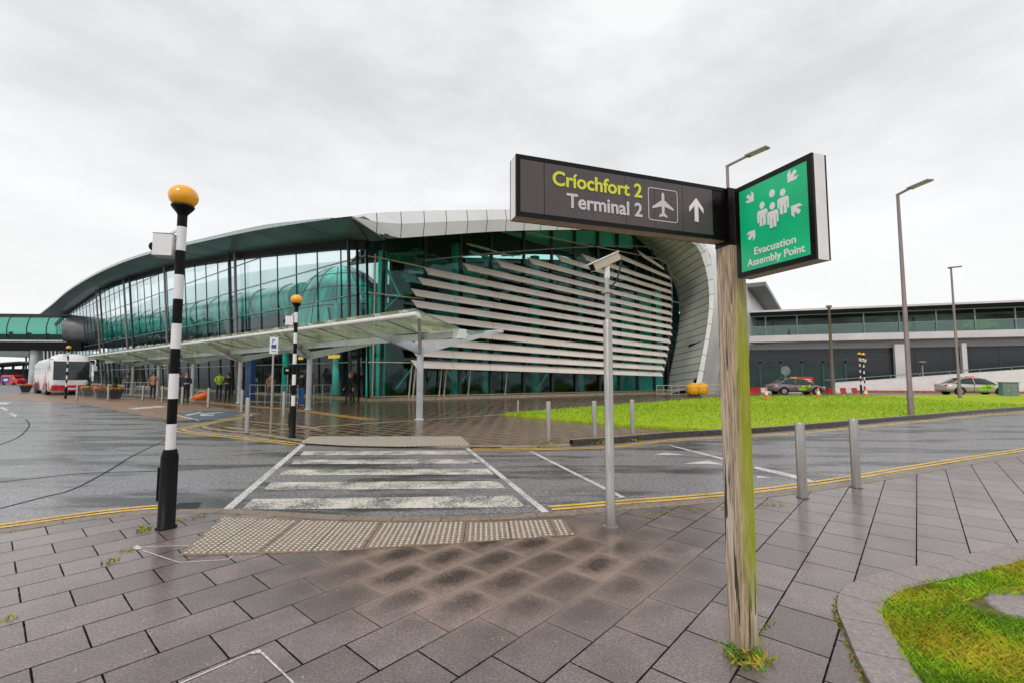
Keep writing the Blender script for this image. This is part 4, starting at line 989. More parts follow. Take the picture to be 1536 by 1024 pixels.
for pl in ([(787, 346), (826, 346), (826, 360), (787, 353)], [(829, 346), (861, 346), (861, 364), (829, 360)], [(864, 346), (896, 346), (896, 368), (864, 364)], [(899, 346), (925, 347), (925, 372), (899, 368)], [(928, 347), (946, 353), (955, 366), (956, 374), (928, 372)]):
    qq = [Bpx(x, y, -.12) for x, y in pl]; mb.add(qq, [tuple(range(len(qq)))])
mb.build('sky_tint_panels', pm('painted_sky_blue', (.50, .80, .95), .6, var=.15, scale=.8), term, True)  # panels added behind the glass, coloured to stand in for bright sky in it
mb = MB()
for z, dd in ((.14, .3), (4.6, 3.5), (8.2, 5)):
    p1 = C0-mv*dd+ev*.8; p2 = C0-mv*dd+ev*22.5; p3 = C0-mv*9+ev*22.5; p4 = C0-mv*9+ev*3
    mb.add([p+Vector((0, 0, z)) for p in (p1, p2, p3, p4)]+[p+Vector((0, 0, z-.3 if z > 1 else 0)) for p in (p1, p2, p3, p4)], [(0, 1, 2, 3), (7, 6, 5, 4), (0, 4, 5, 1)])
mb.build('hall_floors', 'darkgrey', term, True)
mb = MB()
for px, off, r in ((578, -1.2, .30), (700, -2.0, .38), (826, -2.2, .38), (764, -4, .3), (905, -3, .3)):
    s = (Bpx(px, 560)-C0).dot(ev); mb = MB(); mb.tube([BX(s, .2, off), BX(s, 9.6 if px < 600 else 11, off)], r, 14); mb.build('hall_column', 'tealobj', term, True)
mb = MB()
for px in (700, 826, 605):
    s = (Bpx(px, 560)-C0).dot(ev)
    for sg in (-1, 1):
        if px == 605 and sg < 0: continue
        mb.bar(BX(s, .7, -1.7), BX(s+sg*2.6, 4.4, -1.0), .13, .13)
s = (Bpx(603, 438)-C0).dot(ev); mb.bar(BX(s, 6.7, -.6), BX(s-1.2, 9, -.6), .12); mb.bar(BX(s-2.3, 6.5, -.6), BX(s+.1, 6.7, -.6), .14); mb.bar(BX(s, 6.7, -.6), BX(s-2.6, 4, -.6), .1)
mb.build('hall_struts', 'tealobj', term, True)
rnd = random.Random(4); mb = MB()
for k in range(150):
    s = rnd.uniform(1, 22); z = rnd.uniform(2.8, 11); off = -rnd.uniform(1, 6); l = rnd.uniform(.4, 3.0)
    mb.mi = rnd.choice((0, 0, 1, 2))
    mb.bar(BX(s, z, off), BX(s+l, z+rnd.uniform(-.4, .4), off), .05, rnd.uniform(.1, .5))
mb.build('hall_clutter_streaks', ['tealtube', 'interiorpale', 'darkgrey'], term, True)  # random bars: interior clutter, also imitating bright streaks reflected in the glass
# street side interior: pale back wall, dark lower storeys, teal walkway and dome
def Ain(s, z, depth): return C0+dv*s+nv*depth+Vector((0, 0, z))
mb = MB(); mb.loft([[Ain(s, 4, 7.5) for s in ss], [Ain(s, ztop(s)+(1.2 if s > 1 else .2), 7.5) for s in ss]]); mb.build('pale_back_wall', 'interiorpale', term, True)  # roof above deliberately left open so the sky brightens this wall
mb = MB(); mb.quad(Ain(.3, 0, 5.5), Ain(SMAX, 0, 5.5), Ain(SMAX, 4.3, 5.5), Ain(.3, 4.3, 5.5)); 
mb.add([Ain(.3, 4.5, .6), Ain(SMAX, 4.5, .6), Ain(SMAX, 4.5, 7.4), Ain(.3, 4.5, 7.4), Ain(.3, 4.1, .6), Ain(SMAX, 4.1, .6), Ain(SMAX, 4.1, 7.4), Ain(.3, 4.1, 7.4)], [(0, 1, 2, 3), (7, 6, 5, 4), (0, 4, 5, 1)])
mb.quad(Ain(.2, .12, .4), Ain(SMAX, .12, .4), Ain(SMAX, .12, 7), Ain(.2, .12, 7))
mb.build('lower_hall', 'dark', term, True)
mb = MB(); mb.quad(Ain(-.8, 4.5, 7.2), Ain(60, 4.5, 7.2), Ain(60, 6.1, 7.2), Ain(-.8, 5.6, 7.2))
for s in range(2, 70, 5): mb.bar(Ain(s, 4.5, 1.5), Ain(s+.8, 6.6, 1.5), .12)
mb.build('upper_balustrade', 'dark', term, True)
SA = s_at(125, 480); SB = s_at(405, 470); rows = []; ribs = MB()
for k in range(41):
    f = k/40; s = SA+(SB-SA)*f; zc = 9.6+(7.9-9.6)*f; rz_ = 2.4+(1.45-2.4)*f
    rows.append([Ain(s, zc+rz_*math.cos(2*math.pi*j/20), 2.6+1.6*math.sin(2*math.pi*j/20)) for j in range(20)])
    if k % 3 == 0: ribs.tube([Ain(s, zc+rz_*1.02*math.cos(2*math.pi*j/20), 2.6+1.64*math.sin(2*math.pi*j/20)) for j in range(20)], .035, 5, closed=True)
mb = MB(); mb.loft(rows, True, True); mb.add(rows[-1], [tuple(range(20))]); mb.build('walkway_tube', 'tealtube', term, True); ribs.build('walkway_ribs', 'black', term, True)
mb = MB()
for a, b in zip(rows, rows[1:]):
    pa = a[10]; pb = b[10]; mb.bar(pa+Vector((0, 0, -.35))-nv*.4, pb+Vector((0, 0, -.35))-nv*.4, 2.2, .8)
mb.build('walkway_deck', 'black', term, True)
sd = s_at(432, 430); dome = Ain(sd+1.0, 5.2, 4.2); mb = MB(); rows = []; ribs = MB()
for k in range(11):
    t_ = math.pi/2*k/10
    rows.append([dome+dv*(6.2*math.sin(t_)*math.cos(2*math.pi*j/28))+nv*(3.0*math.sin(t_)*math.sin(2*math.pi*j/28))+Vector((0, 0, 5.4*math.cos(t_))) for j in range(28)])
mb.loft(rows, True, True); mb.build('dome_room', 'tealtube', term, True)
for j in range(0, 28, 2): ribs.tube([r[j] for r in rows], .05, 5)
for i in (4, 6, 8): ribs.tube(rows[i], .05, 5, closed=True)
ribs.build('dome_ribs', 'mull', term, True)
mb = MB()
for px in (395, 470, 520): mb = MB(); s = s_at(px, 480); mb.tube([Ain(s, .2, 1.6), Ain(s, 6.8, 1.6)], .28, 12); mb.build('street_column', 'tealobj', term, True)
# arrivals fittings low behind the glass: lit amber boards
mb = MB()
for px, py in ((425, 540), (478, 537), (247, 549), (227, 549)):
    p = Ain(s_at(px, py), 2.9, 1.0); mb.obox(p, dv, nv, (0, 0, 1), 1.5, .06, .22)
mb.build('amber_boards', pm('amber_display', (.9, .42, .04), .5, emit=.6, var=.6, scale=14), term, True)
mb = MB(); p = G(358, 600, 0); mb.obox((p.x+.0, p.y+1.2, 1.7), dv, nv, (0, 0, 1), .9, .3, 3.3); 
o = mb.build('advert_column', 'blue'); tag(o, 'tall plain blue column under the canopy, left of a canopy post', 'column')
# ------------------------------------------------------------------ canopy
P1 = G(629, 629, PZ); P1.z = 0
STEP = 7.85
can = thing('entrance_canopy', 'long white steel and glass canopy on forked posts along the terminal', 'canopy', (P1.x, P1.y, 0))
def CP(s, o, z): return Vector((P1.x, P1.y, 0))+dv*s+nv*o+Vector((0, 0, z))
Z0, Z1, Z2 = 3.22, 2.88, 3.45; OF, OV, OB = -2.77, -1.1, 4.2
S0, S1 = -3.2, 44.
n_ = 0
for k in range(6):
    s = k*STEP
    mb = MB(); mb.tube([CP(s, 0, 0), CP(s, 0, 2.62)], .12, 16); mb.lathe([(.17, 0), (.17, .03), (.12, .05)], CP(s, 0, PZ), 16)
    mb.build('post', 'canopywhite', can, True)
    for (e_s, e_o, e_z) in ((0, OF+.05, Z0-.06), (0, OB, Z2-.02), (-3.2 if k == 0 else -3.3, OF+.05, Z0-.06)):
        a = CP(s, 0, 2.5); b = CP(s+e_s, e_o, e_z); mb = MB()
        d = (b-a).normalized(); sx_ = d.cross(Vector((0, 0, 1))).normalized(); uz = sx_.cross(d)
        ra = [a+sx_*i*.06+uz*j*.17 for i, j in ((-1, -1), (1, -1), (1, 1), (-1, 1))]; rb = [b+sx_*i*.045+uz*j*.05 for i, j in ((-1, -1), (1, -1), (1, 1), (-1, 1))]
        mb.loft([ra, rb], False, True); mb.add(rb, [(0, 1, 2, 3)]); mb.build('arm', 'canopywhite', can, True)
mb = MB(); mb.tube([CP(S0, OF, Z0), CP(S1, OF, Z0)], .075, 12); mb.build('front_tube', 'white', can, True)
mb = MB(); mb.bar(CP(S0+.2, OV, Z1-.08), CP(S1, OV, Z1-.08), .10, .2); mb.bar(CP(-.3, OB*.5, 3.14), CP(S1, OB*.5, 3.14), .08, .12); mb.bar(CP(-.3, OB, Z2), CP(S1, OB, Z2), .1, .14); mb.build('purlins', 'canopywhite', can, True)
mb = MB()
s = S0
while s < S1-.1:
    e2 = min(s+1.96, S1)
    mb.quad(CP(s+.02, OF-.12, Z0+.14), CP(e2-.02, OF-.12, Z0+.14), CP(e2-.02, OV, Z1+.06), CP(s+.02, OV, Z1+.06))
    if s > -.8: mb.quad(CP(s+.02, OV+.08, Z1+.06), CP(e2-.02, OV+.08, Z1+.06), CP(e2-.02, OB, Z2+.10), CP(s+.02, OB, Z2+.10))
    s = e2
mb.build('roof_glass', 'glassC', can, True)
mb = MB(); s = S0
while s < S1:
    mb.bar(CP(s, OF-.1, Z0+.115), CP(s, OV, Z1+.035), .03, .03)
    if s > -.8: mb.bar(CP(s, OV+.08, Z1+.03), CP(s, OB, Z2+.07), .03, .03)
    s += 1.96
mb.build('glazing_bars', 'mullteal', can, True)
mb = MB(); s = S0+.5
while s < S1: mb.obox(CP(s, OF, Z0+.11), dv, nv, (0, 0, 1), .12, .12, .07); mb.obox(CP(s+.22, OF, Z0+.11), dv, nv, (0, 0, 1), .05, .08, .07); s += 1.3
mb.build('clamps', 'white', can, True)
mb = MB(); q = onplane(690, 498, (CP(0, OV, 0).x, CP(0, OV, 0).y), (dv.x, dv.y)); mb.obox(CP(S0+.1, OV, Z1-.08), dv, nv, (0, 0, 1), .26, .3, .28); mb.build('end_box', 'white', can, True)
# railings under the canopy
def railing(label, a, b, h, n, mat='galv', group=None, r=.022):
    t = thing('railing', label, 'railing', a, 0, group); mb = MB()
    a = Vector(a); b = Vector(b)
    for k in range(n+1):
        p = a.lerp(b, k/n); mb = MB(); mb.tube([p, p+Vector((0, 0, h))], r, 6); mb.build('post', mat, t, True)
    mb = MB()
    for z in (h, h*.55, h*.15): mb.tube([a+Vector((0, 0, z)), b+Vector((0, 0, z))], r, 6)
    mb.build('rails', mat, t, True); return t
railing('grey railing under the canopy between two canopy posts', G(374, 606, PZ), G(446, 608, PZ), 1.05, 6)
railing('grey railing right of the second canopy post', G(470, 607, PZ), G(496, 606, PZ), 1.05, 2)
railing('grey railing behind the planters at the far canopy', G(183, 594, PZ), G(236, 596, PZ), 1.05, 8)
railing('pale railing by the foot of the rim left of the timber post', G(985, 592.5, .1), G(1052, 593, .1), .75, 6, 'beige')
railing('pale railing around the yellow grit bins and further right', G(1056, 592, .1), G(1098, 592, .1), .8, 6, 'beige')
# ------------------------------------------------------------------ link bridge on the left
br = thing('link_bridge', 'enclosed green glass footbridge crossing the road at far left', 'footbridge', (-80, 80, 0))
BA = W(-60, 472, 80); BBp = W(112, 477, 83); zt_ = 12.1; zg0 = 7.6; zb0 = 6.0
bA = Vector((BA.x-30, 79.2, 0)); bB = Vector((BBp.x, 83, 0)); bdv = (bB-bA).normalized(); bn = Vector((bdv.y, -bdv.x, 0)); 
mb = MB(); rows = []
secs = [(-1.9, zg0), (-2.3, 8.8), (-2.35, 10.0), (-2.0, 11.4), (-1.3, zt_)]
r1 = [bA-bn*x+Vector((0, 0, z)) for x, z in secs]; r2 = [bB-bn*x+Vector((0, 0, z)) for x, z in secs]
mb.loft([r1, r2], True); r1 = [bA+bn*x+Vector((0, 0, z)) for x, z in secs]; r2 = [bB+bn*x+Vector((0, 0, z)) for x, z in secs]; mb.loft([r1, r2], True)
mb.build('glazing', 'glassBridge', br, True)
mb = MB(); mb.obox((bA+bB)/2+Vector((0, 0, zt_+.05)), bdv, bn, (0, 0, 1), (bB-bA).length, 3.0, .35)
L_ = (bB-bA).length; k = 0
while k < L_:
    mb.tube([bA+bdv*k+bn*(-x)*1.01+Vector((0, 0, z)) for x, z in secs], .08, 6)
    k += 3.2 
mb.build('roof_and_hoops', 'mull', br, True)
mb = MB(); mb.obox((bA+bB)/2+Vector((0, 0, (zb0+zg0-.2)/2)), bdv, bn, (0, 0, 1), (bB-bA).length+6, 4.0, zg0-.2-zb0); mb.build('deck', 'black', br, True)
mb = MB(); mb.obox((bA+bB)/2+Vector((0, 0, zg0-.05))+bn*2.05, bdv, bn, (0, 0, 1), (bB-bA).length, .12, .3); mb.build('deck_edge', 'canopywhite', br, True)
mb = MB(); mb.tube([bB+Vector((0, 0, 9.6)), bB+bdv*1.6+Vector((0, 0, 9.6)), bB+bdv*4.6+Vector((0, 0.5, 9.5))], [2.55, 2.6, 2.35], 22); mb.build('round_joint', pm('joint_cladding', (.20, .205, .21), .4, .3, var=.2, scale=.5), br, True)
mb = MB()
for k in range(14):
    p = bA+bdv*(k*3.1+5)-bn*1.0; mb.bar(p+Vector((0, 0, 7.7)), p+Vector((0, 0, random.uniform(9.0, 9.6))), .5, .3)
mb.obox((bA+bB)/2+Vector((0, 0, 8.25)), bdv, bn, (0, 0, 1), L_, .08, 1.25)
mb.build('handrail_screens', 'mull', br, True)
p = G(53, 588, 0)
pp = W(52, 560, 82); mb = MB(); mb.tube([(pp.x, pp.y, 0), (pp.x, pp.y, zb0+.1)], .75, 18); mb.build('pier', 'canopywhite', br, True)
# far end block below the bridge
t = thing('far_terminal_end', 'distant green roofed end of the terminal seen under the footbridge', 'building', W(40, 560, 118))
mb = MB(); a = W(24, 530, 120); b = W(52, 532, 118); mb.obox(((a.x+b.x)/2, 119, (a.z+b.z)/2+.3), (1, 0, 0), (0, 1, 0), (0, 0, 1), b.x-a.x+1, 6, 2.0); mb.build('roof', 'roof_e' if 'roof_e' in M else 'soffit', t, True)
mb = MB(); a = W(43, 535, 119); b = W(118, 535, 119); mb.obox(((a.x+b.x)/2, 121, 4.6), (1, 0, 0), (0, 1, 0), (0, 0, 1), b.x-a.x, 4, 8.8); mb.build('glazed_wall', 'interiorpale', t, True)
mb = MB()
for k in range(14): mb.bar((a.x+(b.x-a.x)*k/13, 118.9, 0), (a.x+(b.x-a.x)*k/13-.6, 118.7, 9), .25)
mb.build('wall_posts', 'mull', t, True)
t = thing('bus_shelter_roof', 'long low dark roof at the far left behind the red and blue van', 'shelter', W(20, 585, 95))
mb = MB(); a = W(-80, 577, 95); b = W(50, 560, 100)
mb.bar((a.x, 95, 2.9), (b.x, 100, 4.3), 10, .35); mb.build('roof', 'darkgrey', t, True)
mb = MB()
for k in range(9): mb.bar((a.x+(b.x-a.x)*k/8, 95+5*k/8, 0), (a.x+(b.x-a.x)*k/8, 95+5*k/8, 2.8+1.4*k/8), .3)
mb.mi = 0; mb.obox(((a.x+b.x)/2, 103, 1.5), (1, 0.05, 0), (0, 1, 0), (0, 0, 1), b.x-a.x, .3, 3); mb.build('posts', 'mull', t, True)
# ------------------------------------------------------------------ right wing
wA = Vector((24.5, 58.5, 0)); wB = Vector((80, 39, 0))
wd = (wB-wA).normalized(); wn = Vector((wd.y, -wd.x, 0)); WLn = (wB-wA).length
wing = thing('terminal_wing', 'long grey terminal wing with a glazed upper deck behind the taxis', 'building', wA)
def wz(px, py): return onplane(px, py, (wA.x, wA.y), (wd.x, wd.y)).z
z_roof = wz(1240, 466); z_r0 = wz(1240, 473.5); z_mid = wz(1240, 489); z_g0 = wz(1240, 502.5); z_l0 = wz(1240, 512); z_c0 = wz(1240, 523)
def WB(mb, u0, u1, off, th, z0, z1): mb.obox(wA+wd*((u0+u1)/2)+wn*(off)+Vector((0, 0, (z0+z1)/2)), wd, wn, (0, 0, 1), u1-u0, th, z1-z0)
mb = MB(); WB(mb, -14, WLn, -2.0, 7.5, z_r0+.18, z_roof); mb.build('roof', 'black', wing, True)
mb = MB(); WB(mb, -14, WLn, 1.80, .1, z_roof-.12, z_roof+.10); mb.build('roof_trim', 'wingledge', wing, True)
mb = MB(); WB(mb, -14, WLn, .95, .04, z_g0, z_mid); mb.build('balcony_glazing', 'wingglass', wing, True)
mb = MB(); WB(mb, -14, WLn, -4.5, .2, z_g0-.1, z_r0+.2); mb.build('deck_back_wall', pm('wing_back_wall', (.38, .48, .44), .6, var=.5, scale=.22, stretch=(1, 1, 3)), wing, True)
mb = MB(); WB(mb, -14, WLn, 1.02, .09, z_r0, z_r0+.12); WB(mb, -14, WLn, 1.02, .07, z_mid, z_mid+.09)
u = -13.
while u < WLn: WB(mb, u, u+.11, 1.02, .1, z_g0, z_r0); u += 3.3
mb.build('balcony_frame', 'mullteal', wing, True)
mb = MB(); WB(mb, -14, WLn, -.9, 4.6, z_l0, z_g0); mb.build('deck_ledge', 'wingledge', wing, True)
mb = MB(); WB(mb, -14, WLn, .35, .3, z_c0, z_l0-.22); mb.build('cladding_band', 'cladding', wing, True)
mb = MB(); WB(mb, -14, WLn, .1, .3, 0, z_c0); mb.build('dark_wall', 'wingdark', wing, True)
mb = MB(); u = -12
while u < WLn: WB(mb, u, u+.05, .27, .04, 0, z_c0-.02); u += 2.4
for z in (1.5, 3.0, 4.2): WB(mb, -14, WLn, .268, .03, z, z+.03)
mb.build('wall_joints', 'darkgrey', wing, True)
def wu(px): return (onplane(px, 540, (wA.x, wA.y), (wd.x, wd.y))-wA).dot(wd)
for (x0_, x1_) in ((1337, 1352), (1436, 1443)):
    mb = MB(); WB(mb, wu(x0_), wu(x1_), .75, .5, 0, z_c0+.35); mb.build('pillar', 'wingledge', wing, True)
M['fencepost'] = pm('fence_post_green', (.02, .09, .08), .45, var=.3)
# dark green security fence in front of the wing
fg = thing('security_fence', 'dark green panel fence with tall posts at the foot of the wing', 'fence', wA+wn*4)
mb = MB(); fu0, fu1 = wu(1064)+1, wu(1256)
mb.obox(wA+wd*((fu0+fu1)/2)+wn*3.0+Vector((0, 0, 1.2)), wd, wn, (0, 0, 1), fu1-fu0, .06, 2.4); mb.build('panel', pm('fence_green_dark', (.02, .05, .048), .5, var=.3), fg, True)
mb = MB(); u = fu0
while u < fu1: mb = MB(); mb.obox(wA+wd*u+wn*3.05+Vector((0, 0, 1.55)), wd, wn, (0, 0, 1), .22, .2, 3.1); mb.bar(wA+wd*u+wn*3.1+Vector((0, 0, 3.0)), wA+wd*u+wn*3.5+Vector((0, 0, 3.3)), .2, .12); u += 2.1; mb.build('fence_post', 'fencepost', fg, True)
# white ramp wall
rw = thing('ramp_wall', 'long white ramp wall with a handrail rising to the right behind the taxis', 'wall', W(1380, 585, 44))
ra_, rb_ = G(1252, 590, 0), Vector((62, 35.5, 0))
ra_ = Vector((30.8, 44, 0)); zl = W(1252, 573, 44).z; rb_ = Vector((60, 37, 0)); zr = onplane(1536, 553, (ra_.x, ra_.y), ((rb_-ra_).x, (rb_-ra_).y)).z
d = (rb_-ra_).normalized(); nn = Vector((d.y, -d.x, 0)); f_ = (onplane(1536, 553, (ra_.x, ra_.y), (d.x, d.y))-ra_).dot(d)/(rb_-ra_).length; zr2 = zl+(zr-zl)/f_
mb = MB(); vs = []
for o_ in (0, .3):
    vs += [ra_-nn*o_, rb_-nn*o_, rb_-nn*o_+Vector((0, 0, zr2)), ra_-nn*o_+Vector((0, 0, zl))]
mb.add(vs, [(0, 1, 2, 3), (7, 6, 5, 4), (3, 2, 6, 7), (0, 3, 7, 4)]); mb.build('parapet', 'white', rw, True)
mb = MB(); mb.bar(ra_+Vector((-1, 0, zl+.22)), rb_+Vector((0, 0, zr2+.25)), .07, .07)
for k in range(14): p = ra_.lerp(rb_, k/13); z = zl+(zr2-zl)*k/13; mb.bar(p-nn*.1+Vector((0, 0, z-.1)), p-nn*.1+Vector((0, 0, z+.25)), .06)
mb.build('handrail', 'mullteal', rw, True)
mb = MB(); mb.obox((ra_+rb_)/2+nn*.6+Vector((0, 0, .10)), d, nn, (0, 0, 1), (rb_-ra_).length, .8, .2); mb.build('red_base', pm('red_kerb', (.45, .12, .10), .6, var=.3), rw, True)
# small items near the wing
def simple_sign(name, label, loc, h, kind):
    t = thing(name, label, 'sign', loc); mb = MB(); mb.lathe([(.04, 0), (.04, h)], n=8); mb.build('pole', 'galv', t)
    mb = MB()
    if kind == 'round': mb.tube([(0, -.06, h-.1), (0, -.09, h-.1)], .42, 20); mb.build('disc', 'mullteal', t)
    if kind == 'red': mb.box(-.75, .75, -.09, -.05, h-.75, h); mb.build('board', 'red', t); mb = MB(); mb.box(-.6, .6, -.10, -.09, h-.42, h-.34); mb.box(-.6, .5, -.10, -.09, h-.25, h-.19); mb.box(-.6, .6, -.1, -.09, h-.6, h-.54); mb.build('lines', 'signwhite', t)
    return t
simple_sign('road_sign', 'grey backed round road sign behind the dark taxi', (24.6, 41.5, 0), 2.1, 'round')
simple_sign('road_sign', 'round road sign on a pole hidden partly by the timber post', (19.0, 41.5, 0), 2.1, 'round')
simple_sign('notice_board', 'red and white notice board right behind the dark taxi', (26.8, 42.3, 0), 1.45, 'red')
t = thing('path_lamp', 'short lamp with a flat round cap in front of the ramp wall', 'lamp', G(1386, 587, .0)); mb = MB(); mb.lathe([(.06, 0), (.05, 2.7)], n=10); mb.build('pole', 'galv', t); mb = MB(); mb.lathe([(.05, 2.6), (.12, 2.7), (.36, 2.82), (.3, 2.9), (0, 2.95)], n=18); mb.build('lamp_head', 'polegrey', t)
t = thing('grit_bins', 'x', 'x'); bpy.data.objects.remove(t)
def grit(loc, label):
    t = thing('grit_bin', label, 'grit bin', loc, 0, 'yellow grit bins'); mb = MB()
    mb.lathe([(.30, 0), (.40, .12), (.44, .4), (.42, .5)], n=18); mb.build('tub', 'yellow', t); mb = MB(); mb.lathe([(.45, .5), (.44, .56), (.32, .74), (.12, .84), (0, .86)], n=18); mb.build('lid', 'yellow', t); return t
grit(G(1040, 593.5, .1)+Vector((0, 0, .12)), 'left one of the two round yellow grit bins beside the railing'); grit(G(1053, 593.5, .1)+Vector((0, 0, .12)), 'right one of the two round yellow grit bins beside the railing')
def cone(loc, label, s=1.):
    t = thing('traffic_cone', label, 'traffic cone', loc, 0, 'orange traffic cones', s); mb = MB()
    mb.box(-.19, .19, -.19, .19, 0, .04); mb.lathe([(.15, .04), (.11, .25)], n=14); mb.mi = 1; mb.lathe([(.11, .25), (.075, .48)], n=14); mb.mi = 0; mb.lathe([(.075, .48), (.03, .74), (.0, .75)], n=14); mb.build('cone_body', ['orange', 'white'], t); return t
c0 = cone(Vector(G(1150, 597, .1)), 'traffic cone at the rear of the dark taxi', 1.)
for x, y, lab in ((1228, 596, 'traffic cone at the nose of the dark taxi'), (1252, 590, 'traffic cone at the foot of the tall thin mast'), (1299, 595, 'traffic cone under the pair of striped beacons')): dup(c0, G(x, y, .05), 0, lab, 'orange traffic cones', 1.0)
def barrier(a, b, label):
    t = thing('road_barrier', label, 'barrier', a, 0, 'red and white plastic barriers'); mb = MB(); a = Vector(a); b = Vector(b); n = 5
    for k in range(n):
        mb.mi = k % 2; p = a.lerp(b, (k+.04)/n); q = a.lerp(b, (k+.96)/n); mb.bar(p+Vector((0, 0, .28)), q+Vector((0, 0, .28)), .3, .36); mb.bar(p+Vector((0, 0, .05)), q+Vector((0, 0, .05)), .42, .1)
    mb.build('barrier_units', ['red', 'white'], t, True)
barrier((21.6, 42.6, 0), (27.5, 42.0, 0), 'red and white barrier behind the dark taxi'); barrier((28.3, 41.5, 0), (31.6, 42.5, 0), 'red barrier between the dark taxi and the ramp wall')
t = thing('utility_cabinet', 'green utility cabinet at the nose of the silver taxi', 'cabinet', G(1514, 595, .0), R(-20)); mb = MB(); mb.box(-.45, .45, -.25, .25, .05, 1.05); mb.build('case', pm('cabinet_green', (.12, .25, .22), .5, var=.2), t)
mb = MB(); mb.box(-.5, .5, -.3, .3, 1.05, 1.11); mb.build('lid', 'mullteal', t); mb = MB(); mb.box(-.38, -.02, -.265, -.25, .15, .95); mb.box(.02, .38, -.265, -.25, .15, .95); mb.build('doors', 'mullteal', t)
# ------------------------------------------------------------------ cars
def make_car(label, loc, rz, body, group, sc=1., taxi='yellow'):
    t = thing('parked_taxi', label, 'car', loc, rz, group, sc)
    # x forward, stations: x, bottom, shoulder z, half width
    st = [(-2.28, .42, .72, .62), (-2.22, .32, .86, .76), (-1.9, .26, .95, .84), (-1.2, .24, .97, .88), (0, .23, .93, .89), (.9, .24, .90, .88), (1.5, .26, .84, .86), (1.95, .28, .72, .82), (2.2, .32, .60, .72), (2.28, .40, .52, .60)]
    mb = MB(); rows = []
    for x, zb_, zs, hw in st:
        r = []
        for (fy, fz) in ((.82, 0), (.97, .12), (1, .45), (.985, .78), (.90, .96), (.6, 1.03)): r.append(Vector((x, -hw*fy, zb_+(zs-zb_)*fz)))
        for (fy, fz) in ((.6, 1.03), (.90, .96), (.985, .78), (1, .45), (.97, .12), (.82, 0)): r.append(Vector((x, hw*fy, zb_+(zs-zb_)*fz)))
        rows.append(r)
    mb.loft(rows, True, True); mb.add(rows[0], [tuple(range(12))]); mb.add(rows[-1], [tuple(range(12))[::-1]]); mb.build('body', body, t)
    gs = [(-1.70, .95, .96, .74, .74), (-.98, .95, 1.38, .80, .58), (-.5, .93, 1.45, .82, .62), (.2, .92, 1.43, .82, .62), (.55, .91, 1.32, .81, .62), (1.25, .88, .90, .78, .72)]
    mb = MB(); rows = []
    for x, z0, z1, w0, w1 in gs: rows.append([Vector((x, -w0, z0)), Vector((x, -(w0*.35+w1*.65), z0+(z1-z0)*.8)), Vector((x, -w1*.9, z1)), Vector((x, w1*.9, z1)), Vector((x, (w0*.35+w1*.65), z0+(z1-z0)*.8)), Vector((x, w0, z0))])
    mb.loft(rows, True); mb.build('windows', 'carglass', t)
    mb = MB(); rf = [(-1.0, 1.385, .56), (-.5, 1.462, .60), (.2, 1.442, .60), (.55, 1.335, .58)]
    mb.loft([[Vector((x, -w, z-.02)), Vector((x, -w*.9, z)), Vector((x, 0, z+.015)), Vector((x, w*.9, z)), Vector((x, w, z-.02))] for x, z, w in rf], True)
    for sg in (-1, 1):
        for (a, b) in (((1.2, .77, .92), (.55, .60, 1.33)), ((.55, .60, 1.34), (-.5, .61, 1.45)), ((-.5, .61, 1.45), (-.99, .57, 1.385)), ((-.99, .57, 1.385), (-1.70, .74, .96)), ((-.35, .83, .93), (-.35, .63, 1.44))): mb.bar((a[0], a[1]*sg*1.01, a[2]), (b[0], b[1]*sg*1.01, b[2]), .05, .05)
    mb.build('roof', body, t)
    for x in (-1.38, 1.40):
        for sg in (-1, 1):
            mb = MB(); mb.tube([(x, sg*.70, .32), (x, sg*.885, .32)], .325, 22); w = mb.build('wheel', 'rubber', t)
            mb = MB(); mb.tube([(x, sg*.88, .32), (x, sg*.90, .32)], .20, 16)
            for k in range(7): a = 2*math.pi*k/7; mb.bar((x, sg*.905, .32), (x+.2*math.cos(a), sg*.905, .32+.2*math.sin(a)), .04, .02)
            mb.build('rim', 'chrome', w)
            mb = MB(); mb.tube([(x+.37*math.cos(R(-8+196*k/12)), sg*.872, .32+.37*math.sin(R(-8+196*k/12))) for k in range(13)], .035, 6); mb.build('wheel_arch', 'black', t)
    for sg in (-1, 1):
        mb = MB(); mb.sphere((2.12, sg*.60, .64), .16, 10, 6, (.7, 1, .5)); mb.build('headlight', 'signsilver', t)
        mb = MB(); mb.sphere((-2.2, sg*.62, .78), .14, 10, 6, (.5, 1, .8)); mb.build('tail_light', 'red', t)
        mb = MB(); mb.sphere((.95, sg*.93, .98), .11, 10, 6, (.6, 1, .7)); mb.build('mirror', body, t)
        mb = MB(); 
        for pl in ([(-.1, .42), (.35, .40), (.75, .62), (.62, .82), (.25, .86), (.05, .66), (-.25, .60)], [(.55, .5), (.95, .78), (.8, .92), (.4, .72)]):
            mb.prism([(x, z) for x, z in pl], .884, .90, ((0, 0, 0), (1, 0, 0), (0, 0, 1), (0, sg, 0)))
        mb.build('door_graphic', 'limegreen', t)
        mb = MB(); mb.bar((-1.2, sg*.895, .62), (1.0, sg*.895, .60), .02, .03)
        for x in (.45, -.4): mb.bar((x, sg*.893, .35), (x, sg*.893, .9), .02, .012)
        mb.build('door_seams', 'black', t)
    mb = MB(); mb.box(-.35, .15, -.12, .12, 1.44, 1.56); mb.build('roof_sign', taxi, t)
    mb = MB(); mb.box(2.2, 2.27, -.26, .26, .42, .52); mb.build('number_plate', 'white', t)
    return t
carp = pm('car_bronze_grey', (.20, .17, .165), .3, .4, var=.02, coat=.5, rvar=.02)
cars = pm('car_silver', (.52, .50, .46), .3, .4, var=.02, coat=.5, rvar=.02)
make_car('dark bronze taxi with a green door graphic parked behind the lawn', (W(1193, 590, 38.5).x, 38.5, 0), R(-4), carp, 'taxis parked beyond the lawn', .93)
